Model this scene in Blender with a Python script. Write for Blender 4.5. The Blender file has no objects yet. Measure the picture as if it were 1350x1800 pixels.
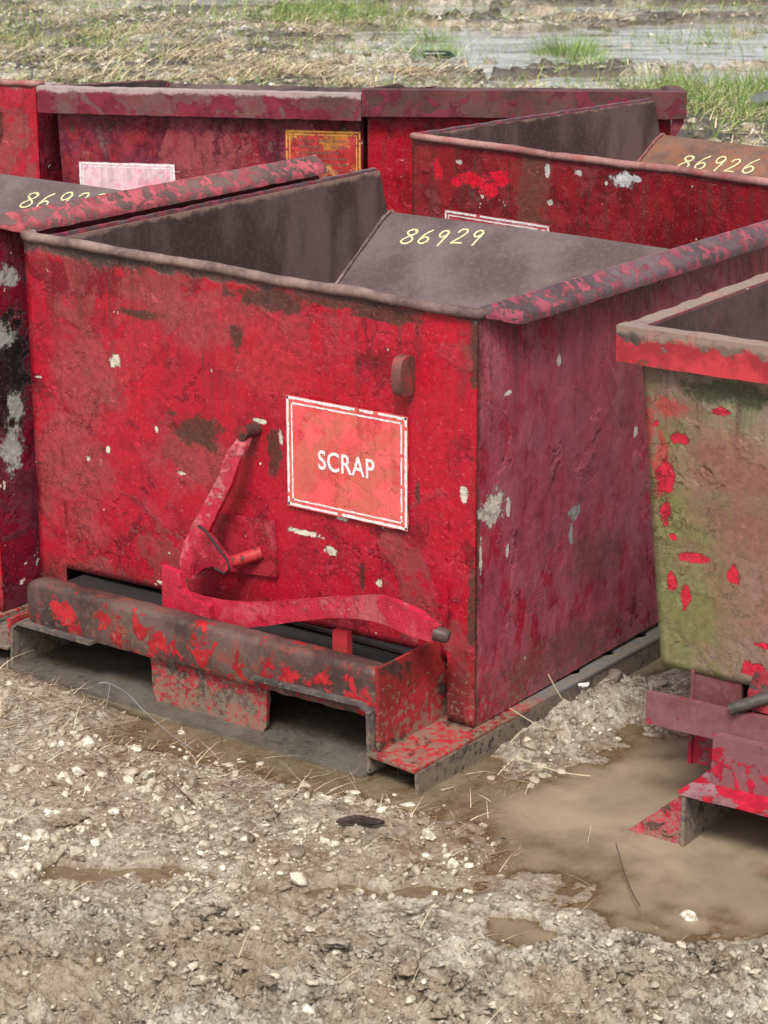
import bpy, bmesh, math, random
import numpy as np
from mathutils import Vector, Matrix
R = math.radians
S = bpy.context.scene
C = S.collection
random.seed(7)

# ------------------------------------------------------------------ camera
cam_d = bpy.data.cameras.new('camera'); cam = bpy.data.objects.new('camera', cam_d); C.objects.link(cam)
cam_d.sensor_fit = 'VERTICAL'; cam_d.sensor_height = 24.0; cam_d.lens = 53.42
cam_d.clip_start = 0.05; cam_d.clip_end = 3000
PIT, YAW, ROL = 0.3014, -0.6450, -0.0053
fw = Vector((math.sin(YAW)*math.cos(PIT), math.cos(YAW)*math.cos(PIT), -math.sin(PIT)))
rt = Vector((math.cos(YAW), -math.sin(YAW), 0)); up = rt.cross(fw)
r2 = rt*math.cos(ROL)+up*math.sin(ROL); u2 = -rt*math.sin(ROL)+up*math.cos(ROL)
M = Matrix((r2, u2, -fw)).transposed().to_4x4(); M.translation = Vector((3.265, -3.155, 1.65))
cam.matrix_world = M
S.camera = cam
cam_d.dof.use_dof = True; cam_d.dof.focus_distance = 4.4; cam_d.dof.aperture_fstop = 13

# ------------------------------------------------------------------ world, sun, exposure
W_ = bpy.data.worlds.new('World'); S.world = W_; W_.use_nodes = True
nt = W_.node_tree; nt.nodes.clear()
sky = nt.nodes.new('ShaderNodeTexSky'); sky.sky_type = 'NISHITA'; sky.sun_disc = False
SUN_EL, SUN_AZ = R(52), R(150)
sky.sun_elevation = SUN_EL; sky.sun_rotation = SUN_AZ
sky.air_density = 1.0; sky.dust_density = 4.0; sky.ozone_density = 1.0
hs = nt.nodes.new('ShaderNodeHueSaturation'); hs.inputs['Saturation'].default_value = 0.22
bg = nt.nodes.new('ShaderNodeBackground'); bg.inputs[1].default_value = 0.115
ow = nt.nodes.new('ShaderNodeOutputWorld')
nt.links.new(sky.outputs[0], hs.inputs['Color']); nt.links.new(hs.outputs[0], bg.inputs[0]); nt.links.new(bg.outputs[0], ow.inputs[0])
sd = bpy.data.lights.new('sun', 'SUN'); sd.energy = 2.3; sd.angle = R(16); sd.color = (1.0, 0.975, 0.94)
so = bpy.data.objects.new('sun', sd); C.objects.link(so)
dirv = Vector((math.sin(SUN_AZ)*math.cos(SUN_EL), math.cos(SUN_AZ)*math.cos(SUN_EL), math.sin(SUN_EL)))
so.rotation_euler = dirv.to_track_quat('Z', 'Y').to_euler()
S.view_settings.view_transform = 'Standard'; S.view_settings.look = 'None'
S.view_settings.exposure = 0.5; S.view_settings.gamma = 1.0

# ------------------------------------------------------------------ numpy noise
def _h(ix, iy, s):
    h = (ix.astype(np.int64)*374761393 + iy.astype(np.int64)*668265263 + s*1442695041) & 0xffffffff
    h = ((h ^ (h >> 13))*1274126177) & 0xffffffff
    return ((h ^ (h >> 16)) & 0xffffff)/float(0xffffff)
def pn(x, y, s=0):
    x = np.asarray(x, float); y = np.asarray(y, float)
    ix = np.floor(x); iy = np.floor(y); fx = x-ix; fy = y-iy
    ux = fx*fx*fx*(fx*(fx*6-15)+10); uy = fy*fy*fy*(fy*(fy*6-15)+10)
    def g(a, b):
        t = _h(ix+a, iy+b, s)*2*np.pi
        return np.cos(t)*(fx-a)+np.sin(t)*(fy-b)
    a = g(0, 0)*(1-ux)+g(1, 0)*ux; b = g(0, 1)*(1-ux)+g(1, 1)*ux
    return (a*(1-uy)+b*uy)*1.5
def fbm(x, y, o=4, s=0, g=.5, ridge=False):
    t = 0; a = 1.0; n = 0
    for i in range(o):
        v = pn(x*2**i+i*7.3, y*2**i-i*3.1, s+i*13)
        if ridge: v = 1-2*np.abs(v)
        t = t+v*a; n += a; a *= g
    return t/n
def sstep(a, b, x):
    t = np.clip((x-a)/(b-a), 0, 1); return t*t*(3-2*t)

# ------------------------------------------------------------------ object helpers
def tag(o, label=None, cat=None, group=None, kind=None):
    if label: o['label'] = label
    if cat: o['category'] = cat
    if group: o['group'] = group
    if kind: o['kind'] = kind
    return o
def empty(name, loc=(0,0,0), rz=0.0, rx=0.0, ry=0.0):
    o = bpy.data.objects.new(name, None); C.objects.link(o); o.empty_display_size = .1
    o.location = loc; o.rotation_euler = (rx, ry, rz); return o
def link(name, me, mat, parent=None, smooth=30):
    o = bpy.data.objects.new(name, me); C.objects.link(o)
    if mat: me.materials.append(mat)
    if parent: o.parent = parent
    if smooth:
        me.polygons.foreach_set('use_smooth', [True]*len(me.polygons))
        if smooth < 180: me.set_sharp_from_angle(angle=R(smooth))
    return o
def bobj(name, bm, mat, parent=None, smooth=30, bevel=0, rough=0, cell=.03, freq=30, seed=0):
    """finish a bmesh: bevel its edges, cut it finer and shake it a little, link as one object"""
    if bevel:
        es = [e for e in bm.edges if len(e.link_faces) == 2 and e.calc_face_angle(0) > R(25)]
        bmesh.ops.bevel(bm, geom=es, offset=bevel, segments=3, profile=.5, affect='EDGES', clamp_overlap=True)
    if rough:
        for k in range(7):
            es = [e for e in bm.edges if e.calc_length() > cell*1.5]
            if not es: break
            bmesh.ops.subdivide_edges(bm, edges=es, cuts=1, use_grid_fill=True)
        bmesh.ops.triangulate(bm, faces=[f for f in bm.faces if len(f.verts) > 4])
        bm.normal_update()
        P = np.array([v.co[:] for v in bm.verts]); N = np.array([v.normal[:] for v in bm.verts])
        d = (fbm(P[:,0]*freq+P[:,1]*freq*.7, P[:,2]*freq+P[:,1]*freq*.6, 3, seed))*rough
        for v, dd in zip(bm.verts, d): v.co += v.normal*float(dd)
    bmesh.ops.recalc_face_normals(bm, faces=bm.faces)
    me = bpy.data.meshes.new(name); bm.to_mesh(me); bm.free()
    return link(name, me, mat, parent, smooth)
def abox(bm, a, b, f=None):
    vs = []
    for z in (a[2], b[2]):
        for x, y in ((a[0],a[1]),(b[0],a[1]),(b[0],b[1]),(a[0],b[1])):
            p = Vector((x, y, z)); vs.append(bm.verts.new(f(p) if f else p))
    for q in ((3,2,1,0),(4,5,6,7),(0,1,5,4),(1,2,6,5),(2,3,7,6),(3,0,4,7)): bm.faces.new([vs[i] for i in q])
def prism(bm, pts, mp):
    """pts: 2D outline; mp(u,v,t) -> Vector for t in 0,1"""
    lo = [bm.verts.new(mp(u, v, 0)) for u, v in pts]; hi = [bm.verts.new(mp(u, v, 1)) for u, v in pts]
    n = len(pts)
    bm.faces.new(lo[::-1]); bm.faces.new(hi)
    for i in range(n): bm.faces.new((lo[i], lo[(i+1)%n], hi[(i+1)%n], hi[i]))
def tube(bm, path, rad, n=8, sq=1.0, nrm=None):
    """swept ring; sq flattens it along nrm"""
    path = [Vector(p) for p in path]; rings = []
    for i, p in enumerate(path):
        t = (path[min(i+1, len(path)-1)]-path[max(i-1, 0)]).normalized()
        a = Vector(nrm) if nrm else (Vector((0,0,1)) if abs(t.z) < .9 else Vector((1,0,0)))
        b = t.cross(a).normalized(); a = b.cross(t).normalized()
        r = rad[i] if isinstance(rad, (list, tuple)) else rad
        rings.append([bm.verts.new(p+b*math.cos(2*math.pi*k/n)*r+a*math.sin(2*math.pi*k/n)*r*sq) for k in range(n)])
    for i in range(len(rings)-1):
        for k in range(n): bm.faces.new((rings[i][k], rings[i][(k+1)%n], rings[i+1][(k+1)%n], rings[i+1][k]))
    bm.faces.new(rings[0][::-1]); bm.faces.new(rings[-1])
def ribbon(path, hw, th):
    """closed outline around a 2D path with half widths hw"""
    n = len(path); L = []; Rr = []
    for i in range(n):
        a = Vector(path[max(i-1,0)]); b = Vector(path[min(i+1,n-1)]); t = (b-a).normalized(); nn = Vector((-t.y, t.x))
        w = hw[i] if isinstance(hw, (list, tuple)) else hw
        L.append(Vector(path[i])+nn*w); Rr.append(Vector(path[i])-nn*w)
    return [tuple(v) for v in L]+[tuple(v) for v in Rr[::-1]]
def crom(pts, n=8):
    out = []; P = [Vector(p) for p in pts]
    for i in range(len(P)-1):
        p0 = P[max(i-1,0)]; p1 = P[i]; p2 = P[i+1]; p3 = P[min(i+2, len(P)-1)]
        for k in range(n):
            t = k/n
            out.append(.5*((2*p1)+(-p0+p2)*t+(2*p0-5*p1+4*p2-p3)*t*t+(-p0+3*p1-3*p2+p3)*t**3))
    out.append(P[-1]); return out
def npmesh(name, V, F, mat, parent=None, smooth=True, attrs=None):
    """V (n,3); F (m,k) with one face size"""
    me = bpy.data.meshes.new(name)
    V = np.asarray(V, np.float32); F = np.asarray(F, np.int32); k = F.shape[1]
    me.vertices.add(len(V)); me.vertices.foreach_set('co', V.ravel())
    me.loops.add(F.size); me.loops.foreach_set('vertex_index', F.ravel())
    me.polygons.add(len(F)); me.polygons.foreach_set('loop_start', np.arange(0, F.size, k, dtype=np.int32))
    me.polygons.foreach_set('loop_total', np.full(len(F), k, np.int32))
    me.update(calc_edges=True)
    if smooth: me.polygons.foreach_set('use_smooth', np.ones(len(F), bool))
    if attrs:
        for kk, vv in attrs.items():
            a = me.attributes.new(kk, 'FLOAT', 'POINT'); a.data.foreach_set('value', np.asarray(vv, np.float32))
    me.materials.append(mat)
    o = bpy.data.objects.new(name, me); C.objects.link(o)
    if parent: o.parent = parent
    return o

# ------------------------------------------------------------------ materials
class NT:
    def __init__(s, name):
        s.m = bpy.data.materials.new(name); s.m.use_nodes = True; s.t = s.m.node_tree; s.t.nodes.clear()
        s.out = s.t.nodes.new('ShaderNodeOutputMaterial')
        s.co = s.t.nodes.new('ShaderNodeTexCoord').outputs['Object']
    def n(s, typ, **k):
        x = s.t.nodes.new(typ)
        for a, b in k.items(): setattr(x, a, b)
        return x
    def put(s, sock, v):
        if isinstance(v, bpy.types.NodeSocket): s.t.links.new(v, sock)
        elif isinstance(v, (tuple, list)) and len(v) == 3 and sock.type == 'RGBA': sock.default_value = (*v, 1)
        else: sock.default_value = v
    def math(s, op, a, b=0.0, c=None, clamp=False):
        x = s.n('ShaderNodeMath', operation=op, use_clamp=clamp); s.put(x.inputs[0], a); s.put(x.inputs[1], b)
        if c is not None: s.put(x.inputs[2], c)
        return x.outputs[0]
    def vm(s, op, a, b):
        x = s.n('ShaderNodeVectorMath', operation=op); s.put(x.inputs[0], a); s.put(x.inputs[1], b)
        return x.outputs['Value'] if op in ('LENGTH', 'DOT_PRODUCT', 'DISTANCE') else x.outputs[0]
    def noise(s, scale, detail=4, rough=.55, off=(0,0,0), st=(1,1,1), dist=0.0, co=None, color=False):
        v = s.vm('MULTIPLY_ADD', co or s.co, st) if False else None
        x = s.n('ShaderNodeVectorMath', operation='MULTIPLY_ADD'); s.put(x.inputs[0], co or s.co); x.inputs[1].default_value = st; x.inputs[2].default_value = off
        t = s.n('ShaderNodeTexNoise'); s.put(t.inputs['Vector'], x.outputs[0])
        t.inputs['Scale'].default_value = scale; t.inputs['Detail'].default_value = detail
        t.inputs['Roughness'].default_value = rough; t.inputs['Distortion'].default_value = dist
        return t.outputs['Color'] if color else t.outputs[0]
    def step(s, v, a, b, lo=0.0, hi=1.0):
        x = s.n('ShaderNodeMapRange', interpolation_type='SMOOTHSTEP'); s.put(x.inputs[0], v)
        x.inputs[1].default_value = a; x.inputs[2].default_value = b; x.inputs[3].default_value = lo; x.inputs[4].default_value = hi
        return x.outputs[0]
    def mix(s, f, a, b, mode='MIX'):
        x = s.n('ShaderNodeMix', data_type='RGBA', blend_type=mode); s.put(x.inputs[0], f); s.put(x.inputs[6], a); s.put(x.inputs[7], b)
        return x.outputs[2]
    def xyz(s):
        x = s.n('ShaderNodeSeparateXYZ'); s.put(x.inputs[0], s.co); return x.outputs
    def bump(s, h, strength=.5, dist=.002, nrm=None):
        x = s.n('ShaderNodeBump'); x.inputs['Strength'].default_value = strength; x.inputs['Distance'].default_value = dist
        s.put(x.inputs['Height'], h)
        if nrm: s.put(x.inputs['Normal'], nrm)
        return x.outputs[0]
    def bsdf(s, col, rough=.5, nrm=None, metal=0.0, spec=.5):
        x = s.n('ShaderNodeBsdfPrincipled'); s.put(x.inputs['Base Color'], col); s.put(x.inputs['Roughness'], rough)
        s.put(x.inputs['Metallic'], metal); s.put(x.inputs['Specular IOR Level'], spec)
        if nrm: s.put(x.inputs['Normal'], nrm)
        s.t.links.new(x.outputs[0], s.out.inputs[0]); return x
def blobs(T, lst, axes, wob):
    """least scaled distance to a list of ellipses (u,v,ru,rv); below 1 is inside"""
    best = None
    for (u, v, ru, rv) in lst:
        c = [0,0,0]; k = [0,0,0]
        for a, cc, rr in ((axes[0], u, ru), (axes[1], v, rv)):
            c['xyz'.index(a)] = cc; k['xyz'.index(a)] = 1/rr
        d = T.vm('SUBTRACT', T.co, tuple(c)); d = T.vm('MULTIPLY', d, tuple(k)); l = T.vm('LENGTH', d, (0,0,0))
        best = l if best is None else T.math('MINIMUM', best, l)
    return T.math('ADD', best, wob)
RED=(.40,.008,.022); BRICK=(.27,.040,.045); DEEP=(.19,.006,.016); RUST=(.060,.040,.034); PALE=(.62,.56,.44); PINK=(.60,.16,.19)
def paint(name, red=RED, brick=BRICK, deep=DEEP, rust=RUST, seed=0, brick_t=.53, deep_t=.56, rust_t=.66, chip_t=.73,
          rough=.42, top=None, bottom=None, layers=(), st=(1,1,1), edge_y=None, pink=0.0, bumpk=1.0, freckle=.5, runs=.55, scratch=.35, flake=.35, flakec=None):
    T = NT(name); o = (seed*3.7, seed*1.9, seed*5.3)
    wob = T.noise(22, 5, .65, o); wob2 = T.noise(70, 4, .65, o)
    big = T.noise(3.2, 9, .62, o, st, .7); mid = T.noise(8, 9, .68, (o[1], o[2], o[0]), st, .4)
    fine = T.noise(140, 4, .7, o); grain = T.noise(26, 8, .72, o, st)
    jag_ = T.math('MULTIPLY', T.math('SUBTRACT', T.noise(55, 8, .75, o), .5), .16)
    mB = T.step(T.math('ADD', big, jag_), brick_t-.008, brick_t+.012); mD = T.step(T.math('ADD', mid, jag_), deep_t-.010, deep_t+.014)
    col = T.mix(mD, red, deep)
    col = T.mix(T.math('MULTIPLY', mB, T.step(grain, .36, .5)), col, brick)
    # tonal unevenness of weathered paint
    col = T.mix(T.math('MULTIPLY', T.step(grain, .45, .8), .35), col, (deep[0]*.6, deep[1]*.7, deep[2]*.7))
    if pink: col = T.mix(T.math('MULTIPLY', T.step(T.noise(11, 9, .75, (o[2], o[0], 4), st), .52, .60), pink), col, PINK)
    so_ = T.noise(15, 9, .72, (o[1], 7, o[2]), st, .5); col = T.mix(T.math('MULTIPLY', T.step(so_, .50, .60), .38), col, (deep[0]*.75, deep[1]*1.5, deep[2]*1.1))
    height = T.math('MULTIPLY', mB, .35)
    mR = T.step(T.math('ADD', T.noise(6.5, 10, .70, (o[2]+2, o[0], o[1]), st, .3), T.math('MULTIPLY', jag_, .6)), rust_t, rust_t+.012)
    xyz = T.xyz()
    if top is not None:
        tz = T.math('ADD', T.math('SUBTRACT', xyz[2], top[0]), T.math('MULTIPLY', T.math('SUBTRACT', wob, .5), top[1]))
        mR = T.math('MAXIMUM', mR, T.step(tz, 0, .012))
    if bottom is not None:
        bz = T.math('SUBTRACT', T.math('SUBTRACT', bottom[0], xyz[2]), T.math('MULTIPLY', T.math('SUBTRACT', wob, .5), bottom[1]))
        mBt = T.math('MULTIPLY', T.step(bz, -.03, .08), .75)
        col = T.mix(mBt, col, (.11, .03, .028))
        sp_ = T.math('SUBTRACT', T.noise(85, 5, .7, o), T.math('MULTIPLY', xyz[2], 1.0)); col = T.mix(T.math('MULTIPLY', T.step(sp_, .47, .50), .75), col, (.22,.165,.115))
    rustc = T.mix(T.step(wob2, .4, .6), rust, (rust[0]*2.1, rust[1]*1.7, rust[2]*1.5))
    col = T.mix(mR, col, rustc)
    # rust and dirt runs below the rim, scratches, lifted flakes
    run = T.noise(9, 5, .6, (o[0], 3, o[2]), (5.5, 5.5, .35)); hz_ = T.step(xyz[2], .35, .80)
    col = T.mix(T.math('MULTIPLY', T.math('MULTIPLY', T.step(run, .52, .62), hz_), runs), col, (.085,.030,.026))
    sc1 = T.step(T.noise(14, 6, .72, (3, o[0], o[1]), (1.2, 1.2, 16), .2), .672, .69); sc2 = T.step(T.noise(12, 6, .72, (o[2], 8, o[1]), (9, 9, 1.1), .5), .675, .69)
    scr = T.math('MULTIPLY', T.math('MAXIMUM', sc1, sc2), scratch)
    col = T.mix(scr, col, (.50,.20,.21))
    fk = T.n('ShaderNodeTexVoronoi', feature='F1'); fk.inputs['Scale'].default_value = 30
    T.put(fk.inputs['Vector'], T.vm('ADD', T.vm('MULTIPLY', T.co, st), T.vm('MULTIPLY', T.noise(26, 5, .7, o, color=True), (.06,.06,.06))))
    fs = T.n('ShaderNodeSeparateColor'); T.put(fs.inputs[0], fk.outputs['Color']); fz = T.math('MULTIPLY', T.step(fs.outputs[0], .60, .62), T.step(T.noise(4.5, 5, .6, (o[2], 1, o[0])), .47, .52))
    col = T.mix(T.math('MULTIPLY', fz, flake), col, flakec or tuple(min(1, c*1.9+.02) for c in deep))
    height = T.math('ADD', height, T.math('MULTIPLY', T.math('MULTIPLY', fz, fs.outputs[1]), 1.6)); height = T.math('SUBTRACT', height, T.math('MULTIPLY', scr, .5))
    mC = T.step(T.noise(34, 3, .6, (o[1]+9, o[2], o[0])), chip_t, chip_t+.015)
    col = T.mix(mC, col, PALE)
    for (lst, axes, color, amt, soft, w) in layers:
        d = blobs(T, lst, axes, T.math('MULTIPLY', T.math('ADD', T.math('SUBTRACT', T.noise(w*2.2, 8, .75, o), .5), T.math('MULTIPLY', T.math('SUBTRACT', T.noise(w*.7, 3, .6, o), .5), .8)), 2.8))
        mk = T.math('MULTIPLY', T.step(d, 1-soft, 1+soft, 1, 0), amt)
        cc = T.mix(T.step(wob2, .42, .6), color, tuple(c*.72 for c in color))
        col = T.mix(mk, col, cc)
        height = T.math('SUBTRACT', height, T.math('MULTIPLY', mk, .8 if soft < .25 else .1))
    # hair cracks and lifted edges in thick paint
    vx = T.n('ShaderNodeTexVoronoi', feature='DISTANCE_TO_EDGE'); vx.inputs['Scale'].default_value = 9
    dv = T.vm('ADD', T.co, T.vm('MULTIPLY', T.noise(7, 6, .7, o, color=True), (.22,.22,.22))); T.put(vx.inputs['Vector'], dv)
    crack = T.math('MULTIPLY', T.step(vx.outputs[0], .004, .016, 1, 0), T.step(T.noise(2.7, 3, .5, (5, o[0], o[1])), .50, .60))
    col = T.mix(T.math('MULTIPLY', crack, .45), col, (.10,.012,.016))
    col = T.mix(T.math('MULTIPLY', T.step(fine, .62, .75), freckle*.5), col, (.04,.02,.02))
    col = T.mix(T.math('MULTIPLY', T.step(T.noise(190, 3, .7, (1, o[0], 2)), .60, .68), .30), col, (.60,.24,.24))  # tiny pinkish specks, small highlights painted into the colour
    height = T.math('SUBTRACT', height, T.math('MULTIPLY', mR, 1.0)); height = T.math('SUBTRACT', height, T.math('MULTIPLY', crack, 1.2))
    height = T.math('ADD', height, T.math('MULTIPLY', grain, 1.1)); height = T.math('ADD', height, T.math('MULTIPLY', fine, .22))
    height = T.math('ADD', height, T.math('MULTIPLY', T.noise(13, 3, .5, (o[1], 2, o[0])), 2.5))
    nrm = T.bump(height, .85*bumpk, .0026)
    rg = T.math('ADD', T.math('MULTIPLY', T.math('MAXIMUM', mR, T.math('MULTIPLY', mB, .5)), .28), T.math('MULTIPLY_ADD', grain, .42, rough-.33))
    T.bsdf(col, rg, nrm, 0, .36)
    return T.m
def rusty(name, a=(.075,.052,.048), b=(.15,.105,.10), c=(.20,.085,.045), seed=0, rough=.55, c_t=.60, spot=None, spot_t=.55, top=None, edge=(.34,.24,.20), ss=12, fade=None, spotz=None, gst=(1,1,1), gl=.38, gh=.62, splash=0.0):
    """bare weathered steel, with optional remains of paint (spot)"""
    T = NT(name); o = (seed*2.3, seed*4.1, seed*1.7)
    g = T.noise(5, 8, .62, o, gst); f = T.noise(90, 5, .7, o); m = T.noise(17, 8, .7, (o[1], o[2], 1))
    col = T.mix(T.step(g, gl, gh), a, b)
    col = T.mix(T.math('MULTIPLY', T.step(f, .45, .68), .22), col, tuple(min(1, x*1.7) for x in b))
    col = T.mix(T.math('MULTIPLY', T.step(m, c_t, c_t+.14), .6), col, c)
    h = T.math('ADD', T.math('MULTIPLY', f, .5), m)
    if spot:
        s1 = T.noise(ss, 9, .66, (o[2], 3, o[0]), (1,1,1), .4); s1 = T.math('SUBTRACT', s1, T.math('MULTIPLY', T.step(T.xyz()[2], spotz[0], spotz[1]), .085)) if spotz else s1; ms = T.step(s1, spot_t, spot_t+.025)
        col = T.mix(ms, col, T.mix(T.step(m, .4, .6), spot, tuple(x*.6 for x in spot))); h = T.math('ADD', h, T.math('MULTIPLY', ms, .8))
    if fade is not None:
        xyz = T.xyz(); col = T.mix(T.step(T.math('ADD', xyz[1], T.math('MULTIPLY', T.math('SUBTRACT', m, .5), .3)), fade, fade+.12), col, T.mix(m, (.10,.10,.105), (.24,.23,.225)))
    if splash:
        sp_ = T.math('SUBTRACT', T.noise(75, 5, .7, o), T.math('MULTIPLY', T.xyz()[2], 1.3)); col = T.mix(T.math('MULTIPLY', T.step(sp_, .40, .45), splash), col, T.mix(f, (.15,.11,.075), (.27,.21,.15)))
    if top is not None:
        xyz = T.xyz(); z = T.math('ADD', T.math('SUBTRACT', xyz[2], top), T.math('MULTIPLY', T.math('SUBTRACT', m, .5), .05))
        col = T.mix(T.math('MULTIPLY', T.step(z, -.006, .004), .8), col, edge)
    T.bsdf(col, T.math('MULTIPLY_ADD', m, .3, rough-.12), T.bump(h, .7, .002), 0, .24)
    return T.m
def plain(name, col, rough=.6, sc=40, amt=.35, bump=.3):
    T = NT(name); n = T.noise(sc, 6, .65)
    T.bsdf(T.mix(T.math('MULTIPLY', T.step(n, .4, .65), amt), col, tuple(c*.45 for c in col)), rough, T.bump(n, bump, .001)); return T.m

# ------------------------------------------------------------------ handwriting (yellow paint pen)
DG = {
 '8': [[(.62,.82),(.45,.98),(.18,.90),(.15,.72),(.45,.52),(.70,.28),(.55,.03),(.22,.02),(.08,.22),(.35,.48),(.62,.66),(.68,.84),(.55,.96)]],
 '6': [[(.60,.98),(.30,.72),(.12,.36),(.16,.08),(.42,.0),(.64,.16),(.60,.38),(.36,.46),(.16,.28)]],
 '9': [[(.62,.72),(.50,.94),(.24,.94),(.12,.72),(.24,.52),(.46,.56),(.62,.80),(.58,.55),(.50,.25),(.42,-.15)]],
 '2': [[(.10,.74),(.22,.94),(.50,.96),(.60,.76),(.42,.44),(.08,.06),(.30,.06),(.70,.04)]],
}
def writing(name, text, org, ux, uy, nn, w, h, rad, mat, parent, jit=.06, zf=None):
    bm = bmesh.new(); rr = random.Random(len(text)*7+int(abs(org[0])*100))
    ux = Vector(ux).normalized(); uy = Vector(uy).normalized(); nn = Vector(nn).normalized()
    for i, ch in enumerate(text):
        dy = rr.uniform(-jit, jit); sc = 1+rr.uniform(-.08, .1)
        for st in DG[ch]:
            P = [Vector(org)+ux*((i+p[0]*sc*.98)*w)+uy*((p[1]*sc+dy)*h)+nn*.0012 for p in crom([Vector(q) for q in st], 6)]
            if zf:
                for q in P: q.z = zf(q.x, q.y)+.0014
            tube(bm, P, [rad*(.75+.4*rr.random()) for _ in P], 6, .35, nn)
    return bobj(name, bm, mat, parent, 60)

# ------------------------------------------------------------------ the hoppers
M_IN   = rusty('scoured_grey_brown_steel', (.050,.030,.028), (.120,.080,.072), (.17,.08,.05), 1, .42, .62, top=.812, edge=(.30,.20,.16), gst=(1,1,.35), gl=.42, gh=.60)
M_PLATE= rusty('dull_grey_steel_plate', (.095,.064,.060), (.150,.110,.106), (.20,.09,.06), 2, .42, .68)
M_PLRST= rusty('orange_rusted_plate', (.12,.07,.055), (.19,.11,.085), (.28,.11,.055), 3, .5, .45)
M_BEAD = rusty('worn_rim_steel', (.10,.062,.055), (.27,.185,.155), (.30,.10,.06), 4, .55, .62)
M_BEADP= rusty('worn_rim_pinkish', (.17,.06,.056), (.36,.19,.17), (.35,.06,.06), 5, .5, .50)
M_FLAKE= rusty('flaking_painted_rim', (.070,.045,.050), (.14,.095,.105), (.14,.05,.04), 6, .38, .7, spot=(.34,.075,.10), spot_t=.50, ss=42)
M_FLAK2= rusty('flaking_pink_rim', (.10,.06,.055), (.17,.10,.09), (.3,.1,.06), 7, .4, .6, spot=(.46,.10,.12), spot_t=.48, ss=34)
M_BEAM = rusty('beam_worn_to_steel', (.050,.030,.026), (.125,.078,.066), (.34,.05,.03), 8, .38, .52, spot=(.46,.022,.03), spot_t=.515, ss=24, spotz=(.150,.182), splash=.5)
M_BASE = rusty('mud_stained_base_steel', (.045,.036,.034), (.13,.105,.095), (.10,.07,.05), 9, .55, .6, splash=.85)
M_DARK = plain('black_steel_and_pocket_shade', (.018,.015,.014), .7)  # near black steel; on the plate over the pockets it stands in for shade
M_CENT = rusty('base_plate_remains_of_red', (.07,.045,.04), (.14,.09,.08), (.4,.06,.05), 10, .5, .6, spot=(.42,.045,.06), spot_t=.47, ss=20, splash=.8)
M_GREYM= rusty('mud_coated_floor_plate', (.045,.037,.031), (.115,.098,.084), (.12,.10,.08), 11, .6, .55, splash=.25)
M_FLNG = rusty('red_mud_base_flange', (.20,.02,.022), (.40,.03,.035), (.10,.04,.03), 12, .45, .5, spot=(.09,.045,.038), spot_t=.56, fade=.10, splash=.8)
M_YEL  = plain('yellow_paint_pen', (.74,.71,.38), .5, 160, .6)
M_WHITE= plain('white_sticker_ink', (.84,.80,.77), .5, 150, .55)
M_LEVER= paint('latch_red', (.46,.02,.045), (.50,.15,.17), (.26,.010,.025), seed=21, brick_t=.50, rust_t=.68, rough=.36, pink=.6, freckle=.2)
M_BAR  = paint('latch_bar_red', (.46,.018,.045), (.42,.08,.10), (.26,.010,.025), seed=23, brick_t=.52, rust_t=.68, rough=.36, pink=.35, freckle=.2)

A_W = [(.232,.611,.019,.012),(.021,.549,.013,.005),(.707,.347,.036,.006),(.765,.324,.012,.008),(.790,.391,.014,.005),(.877,.283,.008,.007),
       (.651,.523,.006,.015),(1.069,.487,.008,.017),(.339,.174,.017,.006),(.206,.428,.006,.007),(.338,.490,.004,.006),(.614,.313,.006,.010),
       (.60,.548,.016,.004),(.40,.412,.013,.003),(.15,.40,.004,.005)]
M_A_FRONT = paint('front_bright_red', seed=2, brick_t=.56, deep_t=.56, rust_t=.70, chip_t=.735, rough=.40, top=(.798,.055), bottom=(.19,.08), layers=(
    ([(.50,.735,.22,.06),(.10,.36,.10,.14),(.62,.68,.09,.11),(.16,.56,.09,.08),(.43,.44,.09,.06)], 'xz', (.33,.055,.058), .72, .35, 9),
    ([(.72,.62,.20,.12),(.30,.62,.06,.09),(1.02,.60,.05,.2)], 'xz', (.50,.008,.024), .6, .4, 8),
    ([(.442,.506,.060,.034),(.62,.785,.10,.022),(.55,.70,.020,.028),(.30,.715,.05,.010),(.90,.79,.08,.014),(.632,.49,.020,.040),(.838,.292,.007,.026),(.968,.479,.006,.022),(.79,.80,.12,.012),(.25,.812,.12,.02),(1.087,.30,.008,.07),(1.088,.75,.010,.06)], 'xz', (.055,.035,.024), .85, .25, 18),
    (A_W, 'xz', (.66,.60,.47), 1, .10, 40)))
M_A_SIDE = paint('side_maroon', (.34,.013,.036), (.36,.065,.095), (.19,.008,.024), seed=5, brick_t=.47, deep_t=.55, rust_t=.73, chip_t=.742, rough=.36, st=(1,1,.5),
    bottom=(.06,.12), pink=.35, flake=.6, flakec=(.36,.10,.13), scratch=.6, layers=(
    ([(.45,.60,.30,.13),(.36,.40,.2,.10)], 'yz', (.34,.07,.10), .5, .5, 30),
    ([(.41,.265,.09,.05),(.30,.10,.20,.05)], 'yz', (.15,.07,.055), .6, .6, 30),
    ([(.0,.5,.012,.8)], 'yz', (.075,.045,.03), .85, .5, 20),
    ([(.052,.452,.040,.026),(.104,.445,.006,.017),(.019,.372,.005,.035),(.104,.36,.004,.018),(.264,.685,.007,.012),(.10,.655,.012,.005),(.546,.484,.008,.012)], 'yz', (.66,.60,.50), 1, .10, 35),
    ([(.332,.375,.018,.016),(.318,.335,.006,.022)], 'yz', (.36,.38,.38), .9, .08, 30)))
M_GENS = paint('side_dark_red', (.24,.012,.024), (.20,.03,.04), (.10,.008,.016), seed=8, brick_t=.50, rust_t=.63, chip_t=.70, rough=.38, bottom=(.10,.1), pink=.15)
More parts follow.
